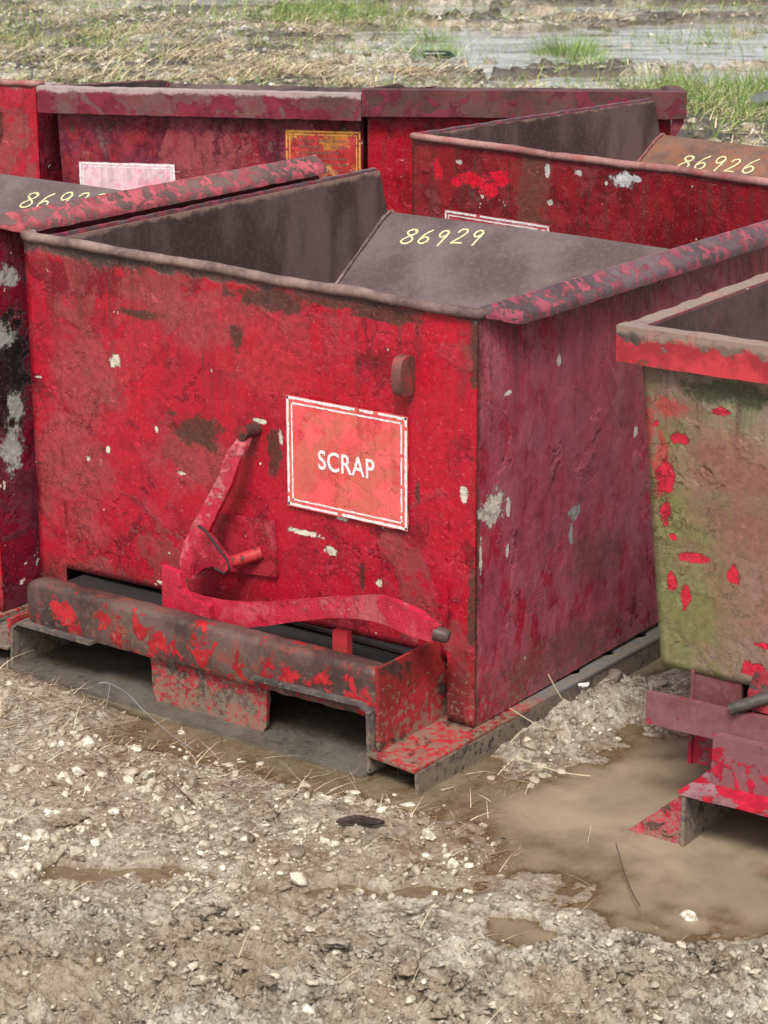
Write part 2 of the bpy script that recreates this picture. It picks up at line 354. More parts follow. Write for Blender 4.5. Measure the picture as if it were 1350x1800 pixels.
M_C_SIDE = paint('side_black_stained', (.21,.008,.022), (.13,.02,.03), (.09,.006,.016), seed=9, brick_t=.50, rust_t=.62, chip_t=.68, rough=.36, layers=(
    ([(.05,.53,.06,.13)], 'yz', (.018,.014,.016), .95, .2, 16),
    ([(.02,.63,.05,.025),(.07,.47,.02,.03),(.05,.40,.03,.05),(.06,.75,.03,.02)], 'yz', (.50,.50,.44), .85, .2, 30)))
M_B_FRONT = paint('front_dark_crimson', (.24,.010,.018), (.22,.03,.035), (.15,.007,.012), seed=12, brick_t=.60, deep_t=.5, rust_t=.64, chip_t=.715, rough=.38, top=(.80,.03), layers=(
    ([(.42,.70,.05,.2)], 'xz', (.12,.07,.045), .6, .4, 20),
    ([(.095,.735,.016,.028),(.22,.722,.045,.022),(.31,.735,.03,.022),(.16,.71,.02,.012),(.27,.70,.03,.02)], 'xz', (.66,.008,.03), 1, .12, 30),
    ([(.71,.775,.032,.017),(.76,.78,.012,.01)], 'xz', (.55,.55,.55), 1, .15, 30),
    ([(.17,.76,.010,.006),(.47,.77,.008,.014),(.57,.775,.012,.008),(.66,.76,.007,.007),(.48,.69,.008,.007)], 'xz', (.62,.55,.50), 1, .1, 40)))
M_C_FRONT = paint('front_red_left', seed=14, brick_t=.54, rust_t=.64, rough=.4)
M_E_FRONT = paint('front_red_background', (.38,.010,.025), (.27,.05,.05), (.20,.01,.02), seed=15, brick_t=.52, rust_t=.62, rough=.4, top=(.80,.06))
M_D_FRONT = paint('front_mottled_brick', (.23,.014,.022), (.27,.05,.055), (.11,.010,.022), seed=17, brick_t=.50, deep_t=.50, rust_t=.60, rough=.4, st=(1,1,.55), top=(.73,.06))
M_G_FRONT = paint('front_plain_crimson', (.32,.006,.016), (.27,.02,.035), (.20,.005,.012), seed=18, brick_t=.62, rust_t=.72, rough=.36, top=(.76,.03))  # crimson is the paint's own colour, with little rust
M_F_FRONT = paint('front_green_grey_body', (.20,.125,.085), (.235,.17,.13), (.15,.115,.06), (.13,.06,.045), seed=19, brick_t=.52, rust_t=.66, chip_t=.74, rough=.45, freckle=.3, layers=(
    ([(.10,.37,.09,.16),(.07,.50,.05,.14),(.11,.22,.10,.10)], 'xz', (.17,.175,.055), .75, .6, 14),
    ([(.26,.45,.12,.16),(.2,.62,.14,.05)], 'xz', (.27,.095,.075), .55, .7, 12),
    ([(.30,.25,.12,.14)], 'xz', (.30,.20,.18), .6, .6, 12),
    ([(.175,.745,.08,.022)], 'xz', (.055,.065,.030), .9, .25, 12),
    ([(.055,.705,.028,.016),(.02,.66,.012,.05),(.045,.61,.012,.05)], 'xz', (.40,.05,.045), .8, .3, 20),
    ([(.034,.675,.008,.008),(.153,.713,.014,.007),(.08,.655,.02,.010),(.054,.590,.015,.034),(.058,.529,.011,.022),(.117,.459,.026,.009),(.186,.437,.010,.015),(.075,.405,.010,.018),(.10,.385,.010,.026),(.072,.487,.008,.006),(.235,.285,.03,.018),(.25,.33,.02,.006)], 'xz', (.54,.018,.04), 1, .10, 24)))
M_F_RIM = rusty('chalky_rim_remains_of_red', (.055,.042,.036), (.15,.105,.085), (.40,.10,.07), 31, .45, .55, spot=(.50,.045,.055), spot_t=.47, top=.828, edge=(.30,.21,.17), ss=16, spotz=(.806,.826))
M_F_IN = rusty('blotched_interior', (.055,.032,.028), (.11,.068,.058), (.22,.07,.06), 32, .5, .56)
M_F_LOW = rusty('base_grey_pink', (.13,.040,.040), (.20,.085,.09), (.14,.05,.04), 25, .36, .62, spot=(.48,.02,.05), spot_t=.53, ss=14)
M_F_TOP = rusty('skid_grey_with_red', (.17,.06,.062), (.30,.16,.17), (.14,.05,.04), 27, .34, .62, spot=(.58,.02,.05), spot_t=.47)
M_F_GUS = paint('gusset_bright_red', (.58,.012,.04), (.42,.06,.08), (.36,.01,.03), seed=26, brick_t=.52, rust_t=.58, rough=.36, bottom=(.02,.05))
M_D_RIM = rusty('background_rim_grey_red', (.085,.036,.034), (.15,.072,.066), (.17,.025,.035), 33, .42, .46, spot=(.20,.024,.040), spot_t=.50, ss=9, top=.806, edge=(.44,.35,.32))
M_G_RIM = rusty('background_rim_brown_red', (.065,.030,.026), (.11,.052,.045), (.15,.03,.035), 34, .45, .46, spot=(.17,.026,.04), spot_t=.52, ss=16)

def label_plate(parent, x0, z0, w, h, y, face, border, lines=None, text=None, name='warning_label', holes=None, drop=0.0):
    """thin sticker on the latch face with a ragged edge, a printed double border and lettering"""
    rr = random.Random(int(x0*1000)+3)
    def ragged(a, b, n, amp):
        return [(a[0]+(b[0]-a[0])*i/n+rr.uniform(-amp, amp), a[1]+(b[1]-a[1])*i/n+rr.uniform(-amp, amp)) for i in range(n)]
    cs = [(x0,z0),(x0+w,z0+drop),(x0+w,z0+h+drop),(x0,z0+h)]
    pts = []
    for i in range(4): pts += ragged(cs[i], cs[(i+1)%4], 14, .0012)
    bm = bmesh.new(); prism(bm, pts, lambda u, v, t: Vector((u, y-.0012*t, v)))
    lb = bobj(name, bm, face, parent, 0)
    bm = bmesh.new()
    for ins, bw in ((.002, .0048), (.0125, .0030)):
        q = [(x0+ins,z0+ins),(x0+w-ins,z0+ins+drop),(x0+w-ins,z0+h-ins+drop),(x0+ins,z0+h-ins)]
        for i in range(4):
            a = Vector(q[i]); b = Vector(q[(i+1)%4]); t = (b-a).normalized(); nn = Vector((-t.y, t.x))
            N = 26
            for k in range(N):
                if rr.random() < .05: continue
                p = a+(b-a)*(k/N); p2 = a+(b-a)*((k+1.02)/N); w1 = bw*rr.uniform(.75, 1.15)
                vs = [bm.verts.new(Vector((c.x, y-.0017, c.y))) for c in (p-nn*.0004, p2-nn*.0004, p2+nn*w1, p+nn*w1)]
                bm.faces.new(vs)
    bobj('border', bm, border, lb, 0)
    if text:
        cu = bpy.data.curves.new('t', 'FONT'); cu.body = text; cu.size = .056; cu.offset = .0007; cu.extrude = .0004; cu.align_x = 'CENTER'; cu.align_y = 'CENTER'; cu.space_character = 1.06
        ob = bpy.data.objects.new('t', cu); C.objects.link(ob); bpy.context.view_layer.update()
        me = bpy.data.meshes.new_from_object(ob.evaluated_get(bpy.context.evaluated_depsgraph_get())); bpy.data.objects.remove(ob)
        me.transform(Matrix.Translation((x0+w*.50, y-.0019, z0+h*.47)) @ Matrix.Rotation(R(-1), 4, 'Y') @ Matrix.Rotation(R(90), 4, 'X') @ Matrix.Diagonal((.76, .92, 1, 1)))
        link('lettering', me, border, lb, 0)
    if lines:
        bm = bmesh.new()
        for (lx, lz, lw, lh) in lines:
            xx = lx
            while xx < lx+lw:
                ww = rr.uniform(.004, .011)
                if rr.random() < .8:
                    vs = [bm.verts.new(Vector((a, y-.0018, b))) for a, b in ((xx, lz), (xx+ww, lz), (xx+ww, lz+lh), (xx, lz+lh))]; bm.faces.new(vs)
                xx += ww+.003
        bobj('lettering', bm, plain('faded_print', (.17,.07,.05), .6), lb, 0)
    return lb

def front_panel(parent, W, H, mat, legs=True, taper=0.0, bottom=.15, ztop=None, seed=0, t=.007, dent=.004, low=.05):
    """dense, slightly dented latch face with the two corner legs"""
    xs = set(np.linspace(0, W, 74).tolist())
    if legs: xs |= {.075, .0752, W-.058, W-.0582}
    xs = np.array(sorted(xs)); nz = 46
    V = []; ny = len(xs)
    for side in (0, 1):
        for i, x in enumerate(xs):
            zb = bottom+.022*x/W if legs else bottom
            if legs and (x <= .0751 or x >= W-.0581): zb = low
            zt = ztop(x) if ztop else H
            for j in range(nz):
                z = zb+(zt-zb)*j/(nz-1)
                xx = x if not taper else W/2+(x-W/2)*(1-taper*2/W*(H-z)/H)
                e = 1 if (0 < x < W) else .3
                d = float(pn(np.array([x*3+seed]), np.array([z*3]), 5)[0])*dent*e+float(pn(np.array([x*9]), np.array([z*9+seed]), 6)[0])*dent*.25*e
                V.append((xx, d+(t if side else 0), z))
    V = np.array(V); F = []
    n1 = ny*nz
    for i in range(ny-1):
        for j in range(nz-1):
            a = i*nz+j; F.append((a, a+nz, a+nz+1, a+1)); F.append((n1+a, n1+a+1, n1+a+nz+1, n1+a+nz))
        a = i*nz; F.append((a, n1+a, n1+a+nz, a+nz)); b = a+nz-1; F.append((b, b+nz, n1+b+nz, n1+b))
    for j in range(nz-1):
        F.append((j, j+1, n1+j+1, n1+j)); b = (ny-1)*nz+j; F.append((b, n1+b, n1+b+1, b+1))
    return npmesh('front_panel', V, F, mat, parent)

def side_panel(parent, x, L, H, mat, drop=0.0, lean=0.0, seed=0, low=.05, inside=None, t=.006, sgn=1, tip=.075):
    """side wall: outer skin and a scoured inner skin"""
    prof = [(.007, low), (.72, low+.01), (L*.99+.045, H-.115-(drop*.6)), (L, H-drop), (.007, H)]
    if drop: prof = [(.007, low), (.72, low+.01), (L+.03, H-drop-.03), (L, H-drop), (.007, H)]
    def mk(x0, x1, nm, m, par):
        bm = bmesh.new(); prism(bm, prof, lambda u, v, tt: Vector((x0+(x1-x0)*tt+lean*(H-v)/H*(-sgn), u, v)))
        return bobj(nm, bm, m, par, 25, 0, .0012, .05, 5, seed)
    o = mk(x, x-sgn*t, 'side_panel', mat, parent)
    if inside: mk(x-sgn*(t+.003), x-sgn*(t+.006), 'inner_face', inside, o)
    return o

def hopper(name, loc, yaw, W, L, H, label, mats, style='bead', drop=0.0, dropl=None, taper=0.0, base='full', number=None, wave=None, seed=0, latch=True, lipdrop=.105, group='red tipping hoppers'):
    mF, mS, mIn, mPl, mRim, mBead = mats
    root = empty(name, loc, R(yaw)); tag(root, label, 'hopper', group)
    dl = drop if dropl is None else dropl
    zt = wave if wave else (lambda x: H+.0015*math.sin(x*9+seed)+.001*math.sin(x*23))
    low = .05 if base == 'full' else .14
    front_panel(root, W, H, mF, base == 'full', taper, .152 if base == 'full' else .256, zt, seed, dent=.005, low=low)
    ln = taper
    lowS = .05 if base == 'full' else .256
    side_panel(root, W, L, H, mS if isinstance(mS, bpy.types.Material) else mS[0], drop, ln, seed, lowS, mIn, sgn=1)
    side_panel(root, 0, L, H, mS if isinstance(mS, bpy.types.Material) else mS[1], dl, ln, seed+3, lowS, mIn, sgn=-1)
    # sloped dumping plate with a curved lip, then flat floor
    zl = H-lipdrop if not drop else H-drop-.012; yl = L+.045 if not drop else L+.02
    prof = [(yl+.012, zl-.006), (yl, zl), (yl-.03, zl-.012), (yl-.22, zl-.145), (yl-.50, zl-.33), (.34, .20), (.28, .165), (.012, .16)]
    if base != 'full': prof[-3:] = [(.40, .32), (.32, .285), (.012, .28)]
    bm = bmesh.new(); n = 24
    e0 = .0055
    def wallx(x, z): return W/2+(x-W/2)*(1-ln*2/W*max(0, (H-z))/H)
    rows = []
    for (y, z) in prof:
        row = []
        for i in range(n+1):
            u = i/n; x = wallx(e0+(W-2*e0)*u, z)
            sag = -.030*(max(0, u-.35)**1.6)*(1 if y > yl-.25 else .3) if not drop else 0
            row.append((x, y, z+sag))
        rows.append(row)
    tv = [[bm.verts.new(Vector(p)) for p in r] for r in rows]; bv = [[bm.verts.new(Vector((p[0], p[1]+.004, p[2]-.008))) for p in r] for r in rows]
    for a in range(len(rows)-1):
        for i in range(n):
            bm.faces.new((tv[a][i], tv[a+1][i], tv[a+1][i+1], tv[a][i+1])); bm.faces.new((bv[a][i], bv[a][i+1], bv[a+1][i+1], bv[a+1][i]))
        bm.faces.new((tv[a][0], bv[a][0], bv[a+1][0], tv[a+1][0])); bm.faces.new((tv[a][n], tv[a+1][n], bv[a+1][n], bv[a][n]))
    for i in range(n):
        bm.faces.new((tv[0][i], tv[0][i+1], bv[0][i+1], bv[0][i])); bm.faces.new((tv[-1][i], bv[-1][i], bv[-1][i+1], tv[-1][i+1]))
    pl = bobj('sloped_plate', bm, mPl, root, 30)
    # weld seams where plate meets the walls
    for xx in (.012, W-.012):
        bm = bmesh.new(); P = []
        rs = random.Random(3)
        for k in range(60):
            t = k/59*(len(prof)-4); i = int(t); f = t-i
            y = prof[i][0]*(1-f)+prof[min(i+1, 7)][0]*f; z = prof[i][1]*(1-f)+prof[min(i+1, 7)][1]*f
            P.append(Vector((wallx(xx, z), y-.004, z+.003)))
        tube(bm, P, [.0045*rs.uniform(.7, 1.3) for _ in P], 6); bobj('weld_seam', bm, mBead, pl, 60)
    # rims
    if style == 'bead':
        bm = bmesh.new(); P = [Vector((-.003, .03, zt(0)-.003)), Vector((-.002, .006, zt(0)-.001))]+[Vector((W*i/60, -.001+.0025*float(pn([i*.17+seed], [0.], 3)[0]), zt(W*i/60)-.001+.001*float(pn([i*.3], [seed*2.], 4)[0]))) for i in range(1, 60)]+[Vector((W+.0, .003, zt(W)-.002)), Vector((W+.004, .035, zt(W)-.003))]
        tube(bm, P, [.0100*(1+.14*float(pn([i*.23], [seed*1.], 9)[0])) for i in range(len(P))], 10); bobj('front_rim', bm, mBead, root, 80, 0, .0012, .012, 30, seed)
        for sg, x0, dd in ((1, W, drop), (-1, 0, dl)):
            bm = bmesh.new()
            prof2 = [(-.004,.006),(.004,.007),(.032,-.014),(.037,-.022),(.036,-.034),(.030,-.034),(.030,-.024),(.004,-.006),(-.004,-.002)]
            ys = np.linspace(.012, L-.003, 90)
            rings = []
            for i, y in enumerate(ys):
                g = sstep(.0, .10, y); k = .35+.65*float(g); zz = H-dd*y/L
                jog = .0016*float(pn([y*22+seed], [sg*2.], 4)[0])
                rings.append([bm.verts.new(Vector((x0+sg*(u*k+jog), y, zz+v*(k if v < 0 else 1)+jog))) for u, v in prof2])
            for i in range(len(rings)-1):
                for k in range(len(prof2)): bm.faces.new((rings[i][k], rings[i+1][k], rings[i+1][(k+1)%len(prof2)], rings[i][(k+1)%len(prof2)]))
            bm.faces.new(rings[0]); bm.faces.new(rings[-1][::-1])
            bobj('side_rim', bm, mRim, root, 50, 0, .0012, .02, 45, seed)
    else:
        hh, ov = (.056, .028) if style == 'flange' else (.075, .045)
        ovl = .012 if style == 'short' else ov; ovr = .0 if style == 'deep' else ov
        bm = bmesh.new(); abox(bm, (-ovl, -ov, H-hh), (W+ovr, .004, H+.004))
        bobj('front_rim', bm, mRim, root, 50, .017, .004, .020, 18, seed)
        for sg, x0, dd in ((1, W, drop), (-1, 0, dl)):
            bm = bmesh.new(); xa, xb = (x0-.004, x0+max(.004, ovr-.001)) if sg > 0 else (x0-ovl+.001, x0+.004)
            abox(bm, (xa, .006, H-hh), (xb, L, H+.002), lambda p: Vector((p.x, p.y, p.z-dd*max(0, p.y)/L)))
            bobj('side_rim', bm, mBead, root, 50, .016, .004, .022, 18, seed+2)
    # steel top edges of the walls
    if number:
        uy = Vector((0, .8339, .5518))
        num = number
        k_ = num['sl']
        writing('number_marking', num['t'], (num['x'], num['y'], num['z']), (1, k_*.8339, k_*.5518), uy, (0, -.5518, .8339), num['w'], num['h'], .0026, M_YEL, pl, zf=lambda x, y: float(np.interp(y, [p[0] for p in prof[1:6]][::-1], [p[1] for p in prof[1:6]][::-1]))-.030*max(0, (x-e0)/(W-2*e0)-.35)**1.6)
    if base == 'full': base_full(root, W, L, seed)
    if latch: lug(root, W, mF, seed)
    return root

def plate_holes(outline, holes, th):
    cu = bpy.data.curves.new('p', 'CURVE'); cu.dimensions = '2D'; cu.fill_mode = 'BOTH'; cu.extrude = th/2; cu.bevel_depth = .0015; cu.bevel_resolution = 1
    def spl(pts):
        s = cu.splines.new('POLY'); s.points.add(len(pts)-1); s.use_cyclic_u = True
        for p, q in zip(s.points, pts): p.co = (q[0], q[1], 0, 1)
    spl(outline)
    for (hx, hy, hr) in holes: spl([(hx+hr*math.cos(a*math.pi/10), hy+hr*math.sin(a*math.pi/10)) for a in range(20)])
    ob = bpy.data.objects.new('p', cu); C.objects.link(ob); bpy.context.view_layer.update()
    me = bpy.data.meshes.new_from_object(ob.evaluated_get(bpy.context.evaluated_depsgraph_get())); bpy.data.objects.remove(ob)
    return me

def lug(root, W, mat, seed):
    x = W-.140; bm = bmesh.new(); pts = []
    for k in range(20):
        a = k/20*2*math.pi; c, s_ = math.cos(a), math.sin(a)
        u = -.024+.024*(abs(c)**.6)*(1 if c > 0 else -1); v = .690+.036*(abs(s_)**.7)*(1 if s_ > 0 else -1)
        pts.append((u, v))
    prism(bm, pts, lambda u, v, t: Vector((x-.010+.020*t, u+.004, v)))
    bobj('lifting_lug', bm, rusty('lug_worn_%d' % seed, (.09,.035,.03), (.20,.08,.07), (.4,.04,.05), 40+seed, .5, .5), root, 40, .003)

def base_full(root, W, L, seed):
    k = W/1.095
    tilt = lambda p: Vector((p.x, p.y, p.z+.008*max(0, p.x-.14)))
    # rounded front beam
    bm = bmesh.new(); prf = [(-.138,.176),(-.138,.188),(-.143,.192)]+[(-.168-.015*math.sin(a*math.pi/12), .178+.015*math.cos(a*math.pi/12)) for a in range(0, 7)]+[(-.1835,.155),(-.1835,.125),(-.182,.106),(-.178,.098),(-.150,.0975)]
    ns = 60; rings = []
    for i in range(ns+1):
        x = (.142+(1.010-.142)*i/ns)*k; e = min(1, .82+.18*min(i, ns-i)/1.2)
        rings.append([bm.verts.new(tilt(Vector((x, -.16+(u+.16)*e, .145+(v-.145)*e)))) for u, v in prf])
    for i in range(ns):
        for j in range(len(prf)): bm.faces.new((rings[i][j], rings[i+1][j], rings[i+1][(j+1)%len(prf)], rings[i][(j+1)%len(prf)]))
    bm.faces.new(rings[0]); bm.faces.new(rings[-1][::-1])
    bobj('cross_beam', bm, M_BEAM, root, 60, 0, .0028, .014, 26, seed)
    # fork pockets: bent plates
    th = .007
    for nm, pts in (('fork_pocket', [(.325,.097),(.128,.097),(.112,.085),(.108,.05),(.106,.004)]), ('fork_pocket', [(.735,.120),(.985,.128),(1.002,.116),(1.004,.06),(1.004,.004)])):
        bm = bmesh.new(); out = ribbon([(a*k, b) for a, b in pts], th/2, 0)
        prism(bm, out, lambda u, v, t: Vector((u, -.196+1.25*t, v+.004)))
        bobj(nm, bm, M_BASE, root, 40, .0015, .002, .05, 14, seed)
    bm = bmesh.new(); abox(bm, (.116*k, -.136, .139), (.994*k, .93, .145)); bobj('pocket_light_block', bm, M_DARK, root, 40)  # plate added to keep light out of the pockets, coloured black as shade
    # plate between the pockets
    bm = bmesh.new(); prism(bm, [(.448*k,.118),(.744*k,.124),(.738*k,.020),(.728*k,.003),(.468*k,.003),(.456*k,.020)], lambda u, v, t: Vector((u, -.160+.010*t, v)))
    bobj('centre_plate', bm, M_CENT, root, 40, .003, .005, .02, 24, seed+1)
    # pocket floor, coated with mud
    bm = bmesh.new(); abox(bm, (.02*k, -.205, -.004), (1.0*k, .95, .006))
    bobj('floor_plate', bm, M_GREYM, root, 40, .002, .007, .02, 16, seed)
    # side rails with their holes
    for sg in (1, -1):
        holes = [(0.072, .10+i*.125, .020) for i in range(2, 9)]
        me = plate_holes([(0, -.200), (.108, -.212), (.120, 1.25), (0, 1.25)], holes, .005)
        x0 = 1.008*k if sg > 0 else .100*k
        me.transform(Matrix.Translation((x0, 0, .044)) @ Matrix.Diagonal((sg, 1, 1, 1)))
        if sg < 0: me.flip_normals()
        rl = link('skid_rail', me, M_FLNG if sg > 0 else M_BASE, root, 30)
        bm = bmesh.new(); a, b = sorted((x0+sg*.106, x0+sg*.114)); abox(bm, (a, -.208, -.01), (b, 1.25, .0405)); bobj('rail_edge', bm, M_BASE, rl, 40, .002, .004, .03, 22, seed)
        bm = bmesh.new(); a, b = sorted((x0+sg*.005, x0+sg*.012)); abox(bm, (a, -.185, .048), (b, .045 if sg > 0 else -.02, .205 if sg > 0 else .10)); bobj('rail_web', bm, M_FLNG, rl, 40, .002, .002, .04, 14, seed)
        bm = bmesh.new(); tube(bm, [(x0+sg*.055, -.115, .046), (x0+sg*.055, -.115, .058)], .012, 6); tube(bm, [(x0+sg*.055, -.115, .058), (x0+sg*.055, -.115, .063)], .006, 8)
        bobj('bolt', bm, M_FLNG, rl, 40, .0015)
    # stub between beam and body
    bm = bmesh.new(); abox(bm, (.838*k, -.085, .146), (.872*k, -.070, .208)); bobj('spacer_block', bm, M_FLNG, root, 40, .003)
    bm = bmesh.new(); abox(bm, (.13*k, -.10, .098), (.16*k, .95, .14)); abox(bm, (.96*k, -.09, .125), (.995*k, .95, .145)); abox(bm, (.115*k, .80, .008), (.995*k, .86, .155))  # long bars, plus an added cross wall that blocks light behind the pockets
    bobj('under_frame', bm, M_BASE, root, 40, .003)

def latch_A(root):
    # back plate
    bm = bmesh.new(); prism(bm, [(.446,.350),(.636,.360),(.643,.250),(.450,.232)], lambda u, v, t: Vector((u, -.011+.009*t, v)))
    bobj('latch_plate', bm, paint('latch_plate_red', (.36,.014,.03), (.38,.05,.065), (.24,.008,.02), seed=31, brick_t=.5, rust_t=.72, rough=.33), root, 40, .003)
    # upright strap lever
    hd = bmesh.new(); path = [(.592,.534),(.591,.512),(.586,.490),(.570,.445),(.538,.388),(.505,.330),(.487,.290),(.479,.262),(.479,.236)]
    ys = [-.03,-.045,-.062,-.066,-.070,-.074,-.078,-.080,-.080]
    out = ribbon(path, [.011,.013,.0165,.0165,.017,.020,.020,.019,.017], 0); n = len(path)
    yy = ys+ys[::-1]; it = iter(range(10**6)); cnt = [0]
    lo = [hd.verts.new(Vector((u, yy[i], v))) for i, (u, v) in enumerate(out)]; hi = [hd.verts.new(Vector((u, yy[i]+.012, v))) for i, (u, v) in enumerate(out)]
    m = len(out)
    for i in range(n-1):
        a, b, c, d = i, i+1, m-2-i, m-1-i
        hd.faces.new((lo[a], lo[b], lo[c], lo[d])); hd.faces.new((hi[a], hi[d], hi[c], hi[b]))
    for i in range(m): hd.faces.new((lo[i], lo[(i+1)%m], hi[(i+1)%m], hi[i])) if i not in () else None
    h = bobj('latch_handle', hd, M_LEVER, root, 40, .003, .002, .015, 40, 2)
    bm = bmesh.new(); tube(bm, [(.592, -.044, .531), (.592, .004, .531)], .014, 14); bobj('pivot_pin', bm, M_FLNG, h, 50, .002)
    # hook: bent plate with a triangular eye
    bm = bmesh.new(); prism(bm, [(.508,.345),(.526,.338),(.578,.290),(.582,.272),(.570,.262),(.545,.272),(.520,.262),(.500,.245),(.490,.262),(.492,.30)], lambda u, v, t: Vector((u, -.078+.013*t, v)))
    hk = bobj('latch_hook', bm, M_LEVER, root, 40, .003)
    bm = bmesh.new(); tube(bm, [(.509,-.078,.346),(.528,-.078,.339),(.580,-.078,.291),(.585,-.078,.274),(.574,-.078,.262),(.548,-.078,.268)], .0024, 8); bobj('hook_edge', bm, M_DARK, hk, 60)
    bm = bmesh.new(); tube(bm, [(.545,-.058,.266),(.566,-.045,.276),(.606,-.008,.292)], [.010,.012,.013], 12); bobj('latch_pin', bm, M_FLNG, root, 50, .002)
    # horizontal foot bar with its upright
    path = crom([Vector((.47,.196)), Vector((.56,.190)), Vector((.66,.206)), Vector((.80,.247)), Vector((.90,.272)), Vector((.97,.281)), Vector((1.03,.272)), Vector((1.086,.262))], 4)
    wds = [.022+.004*math.sin(i*.35) for i in range(len(path))]; wds[-3:] = [.020, .018, .014]
    bm = bmesh.new(); prism(bm, ribbon([tuple(p) for p in path], wds, 0), lambda u, v, t: Vector((u, -.112+.016*t-.0*u, v)))
    fb = bobj('foot_bar', bm, M_BAR, root, 40, .003, .003, .018, 30, 4)
    bm = bmesh.new(); prism(bm, [(.458,.268),(.502,.262),(.508,.232),(.526,.216),(.575,.210),(.575,.176),(.456,.172)], lambda u, v, t: Vector((u, -.128+.014*t, v)))
    bobj('upright', bm, M_BAR, fb, 40, .003, .002, .02, 30, 5)
    bm = bmesh.new(); tube(bm, [(1.080,-.106,.262),(1.100,-.100,.259),(1.106,-.098,.258)], [.014,.014,.010], 8); bobj('bar_tip', bm, M_BEAM, fb, 50)

wavepts = [(-.1,.835),(.076,.835),(.169,.8345),(.244,.831),(.362,.8295),(.476,.8295),(.586,.825),(.64,.8215),(.746,.8215),(.849,.8225),(.925,.8175),(1.011,.816),(1.12,.815)]
def waveA(x): return float(np.interp(x, [p[0] for p in wavepts], [p[1] for p in wavepts]))
A = hopper('tipping_hopper', (0,0,0), 0, 1.092, 1.160, .818, 'bright red hopper in the middle marked SCRAP on its front and 86929 inside', (M_A_FRONT, (M_A_SIDE, M_C_SIDE), M_IN, M_PLATE, M_FLAKE, M_BEAD),
    number={'t': '86929', 'x': .098, 'y': 1.116, 'z': .6585, 'w': .0455, 'h': .047, 'sl': .13}, wave=waveA, seed=2)
latch_A(A)
M_LABEL = paint('faded_orange_red_sticker', (.66,.085,.075), (.60,.13,.09), (.60,.05,.07), (.30,.16,.07), seed=41, brick_t=.50, rust_t=.66, chip_t=.8, rough=.45, bumpk=.4, freckle=.1)
label_plate(A, .671, .398, .279, .213, -.0055, M_LABEL, M_WHITE, text='SCRAP')

B = hopper('tipping_hopper', (-.300, 1.715, 0), -7.5, 1.22, 1.02, .812, 'dark crimson hopper behind the SCRAP one, marked 86926 on its rusty orange plate', (M_B_FRONT, M_GENS, M_IN, M_PLRST, M_FLAKE, M_BEADP),
    number={'t': '86926', 'x': .150, 'y': .950, 'z': .6345, 'w': .054, 'h': .056, 'sl': .06}, latch=False, seed=6)
label_plate(B, .125, .42, .36, .213, -.006, paint('grey_red_sticker', (.40,.05,.06), (.5,.2,.2), (.3,.03,.05), seed=42, rough=.45, bumpk=.4), M_WHITE)
Cc = hopper('tipping_hopper', (-1.352, -.045, 0), -.9, 1.30, 1.04, .868, 'dark red hopper at the left edge with a flaking pink rim against the SCRAP hopper', (M_C_FRONT, M_C_SIDE, M_IN, M_PLATE, M_FLAK2, M_BEAD),
    number={'t': '86928', 'x': .350, 'y': .985, 'z': .671, 'w': .056, 'h': .056, 'sl': .13}, lipdrop=.145, seed=9)
D = hopper('tipping_hopper', (-1.86, 1.965, 0), 24, .99, 1.06, .812, 'mottled brick red hopper at the back with a white label and a torn yellow label', (M_D_FRONT, M_GENS, M_IN, M_IN, M_D_RIM, M_D_RIM),
    style='deep', drop=.10, taper=.03, seed=12, latch=False)
M_PKL = paint('bleached_pink_sticker', (.62,.30,.36), (.70,.50,.55), (.55,.18,.22), (.5,.35,.3), seed=43, brick_t=.5, rough=.4, bumpk=.3, freckle=.05)
label_plate(D, .070, .385, .315, .198, -.007, M_PKL, M_WHITE, drop=0)
M_YLL = paint('torn_yellow_sticker', (.46,.20,.04), (.52,.28,.09), (.30,.02,.02), (.20,.02,.02), seed=44, brick_t=.5, deep_t=.47, rust_t=.55, rough=.4, bumpk=.4, freckle=.1)
label_plate(D, .742, .495, .238, .205, -.007, M_YLL, plain('orange_border', (.62,.30,.06), .5), lines=[(.785,.665-.018*i,.15,.006) for i in range(7)])
G = hopper('tipping_hopper', (-.945, 2.368, 0), 31, .912, 1.0, .826, 'plain crimson hopper at the back, right neighbour of the one with two labels', (M_G_FRONT, M_GENS, M_IN, M_IN, M_G_RIM, M_G_RIM),
    style='short', drop=.10, taper=.0, seed=15, latch=False)
E_ = hopper('tipping_hopper', (-2.545, 1.845, 0), 10, .62, .60, .82, 'small red hopper cut off by the left edge behind, showing its lifting lug', (M_E_FRONT, M_GENS, M_IN, M_IN, M_D_RIM, M_BEADP),
    drop=.10, dropl=.0, seed=18)
Fh = hopper('tipping_hopper', (1.413, .004, 0), 1.5, 1.02, 1.10, .833, 'green grey hopper with bright red paint remnants standing in the puddle at right', (M_F_FRONT, M_GENS, M_F_IN, M_F_IN, M_F_RIM, M_F_RIM),
    style='flange', taper=.085, base='other', seed=21, latch=False)
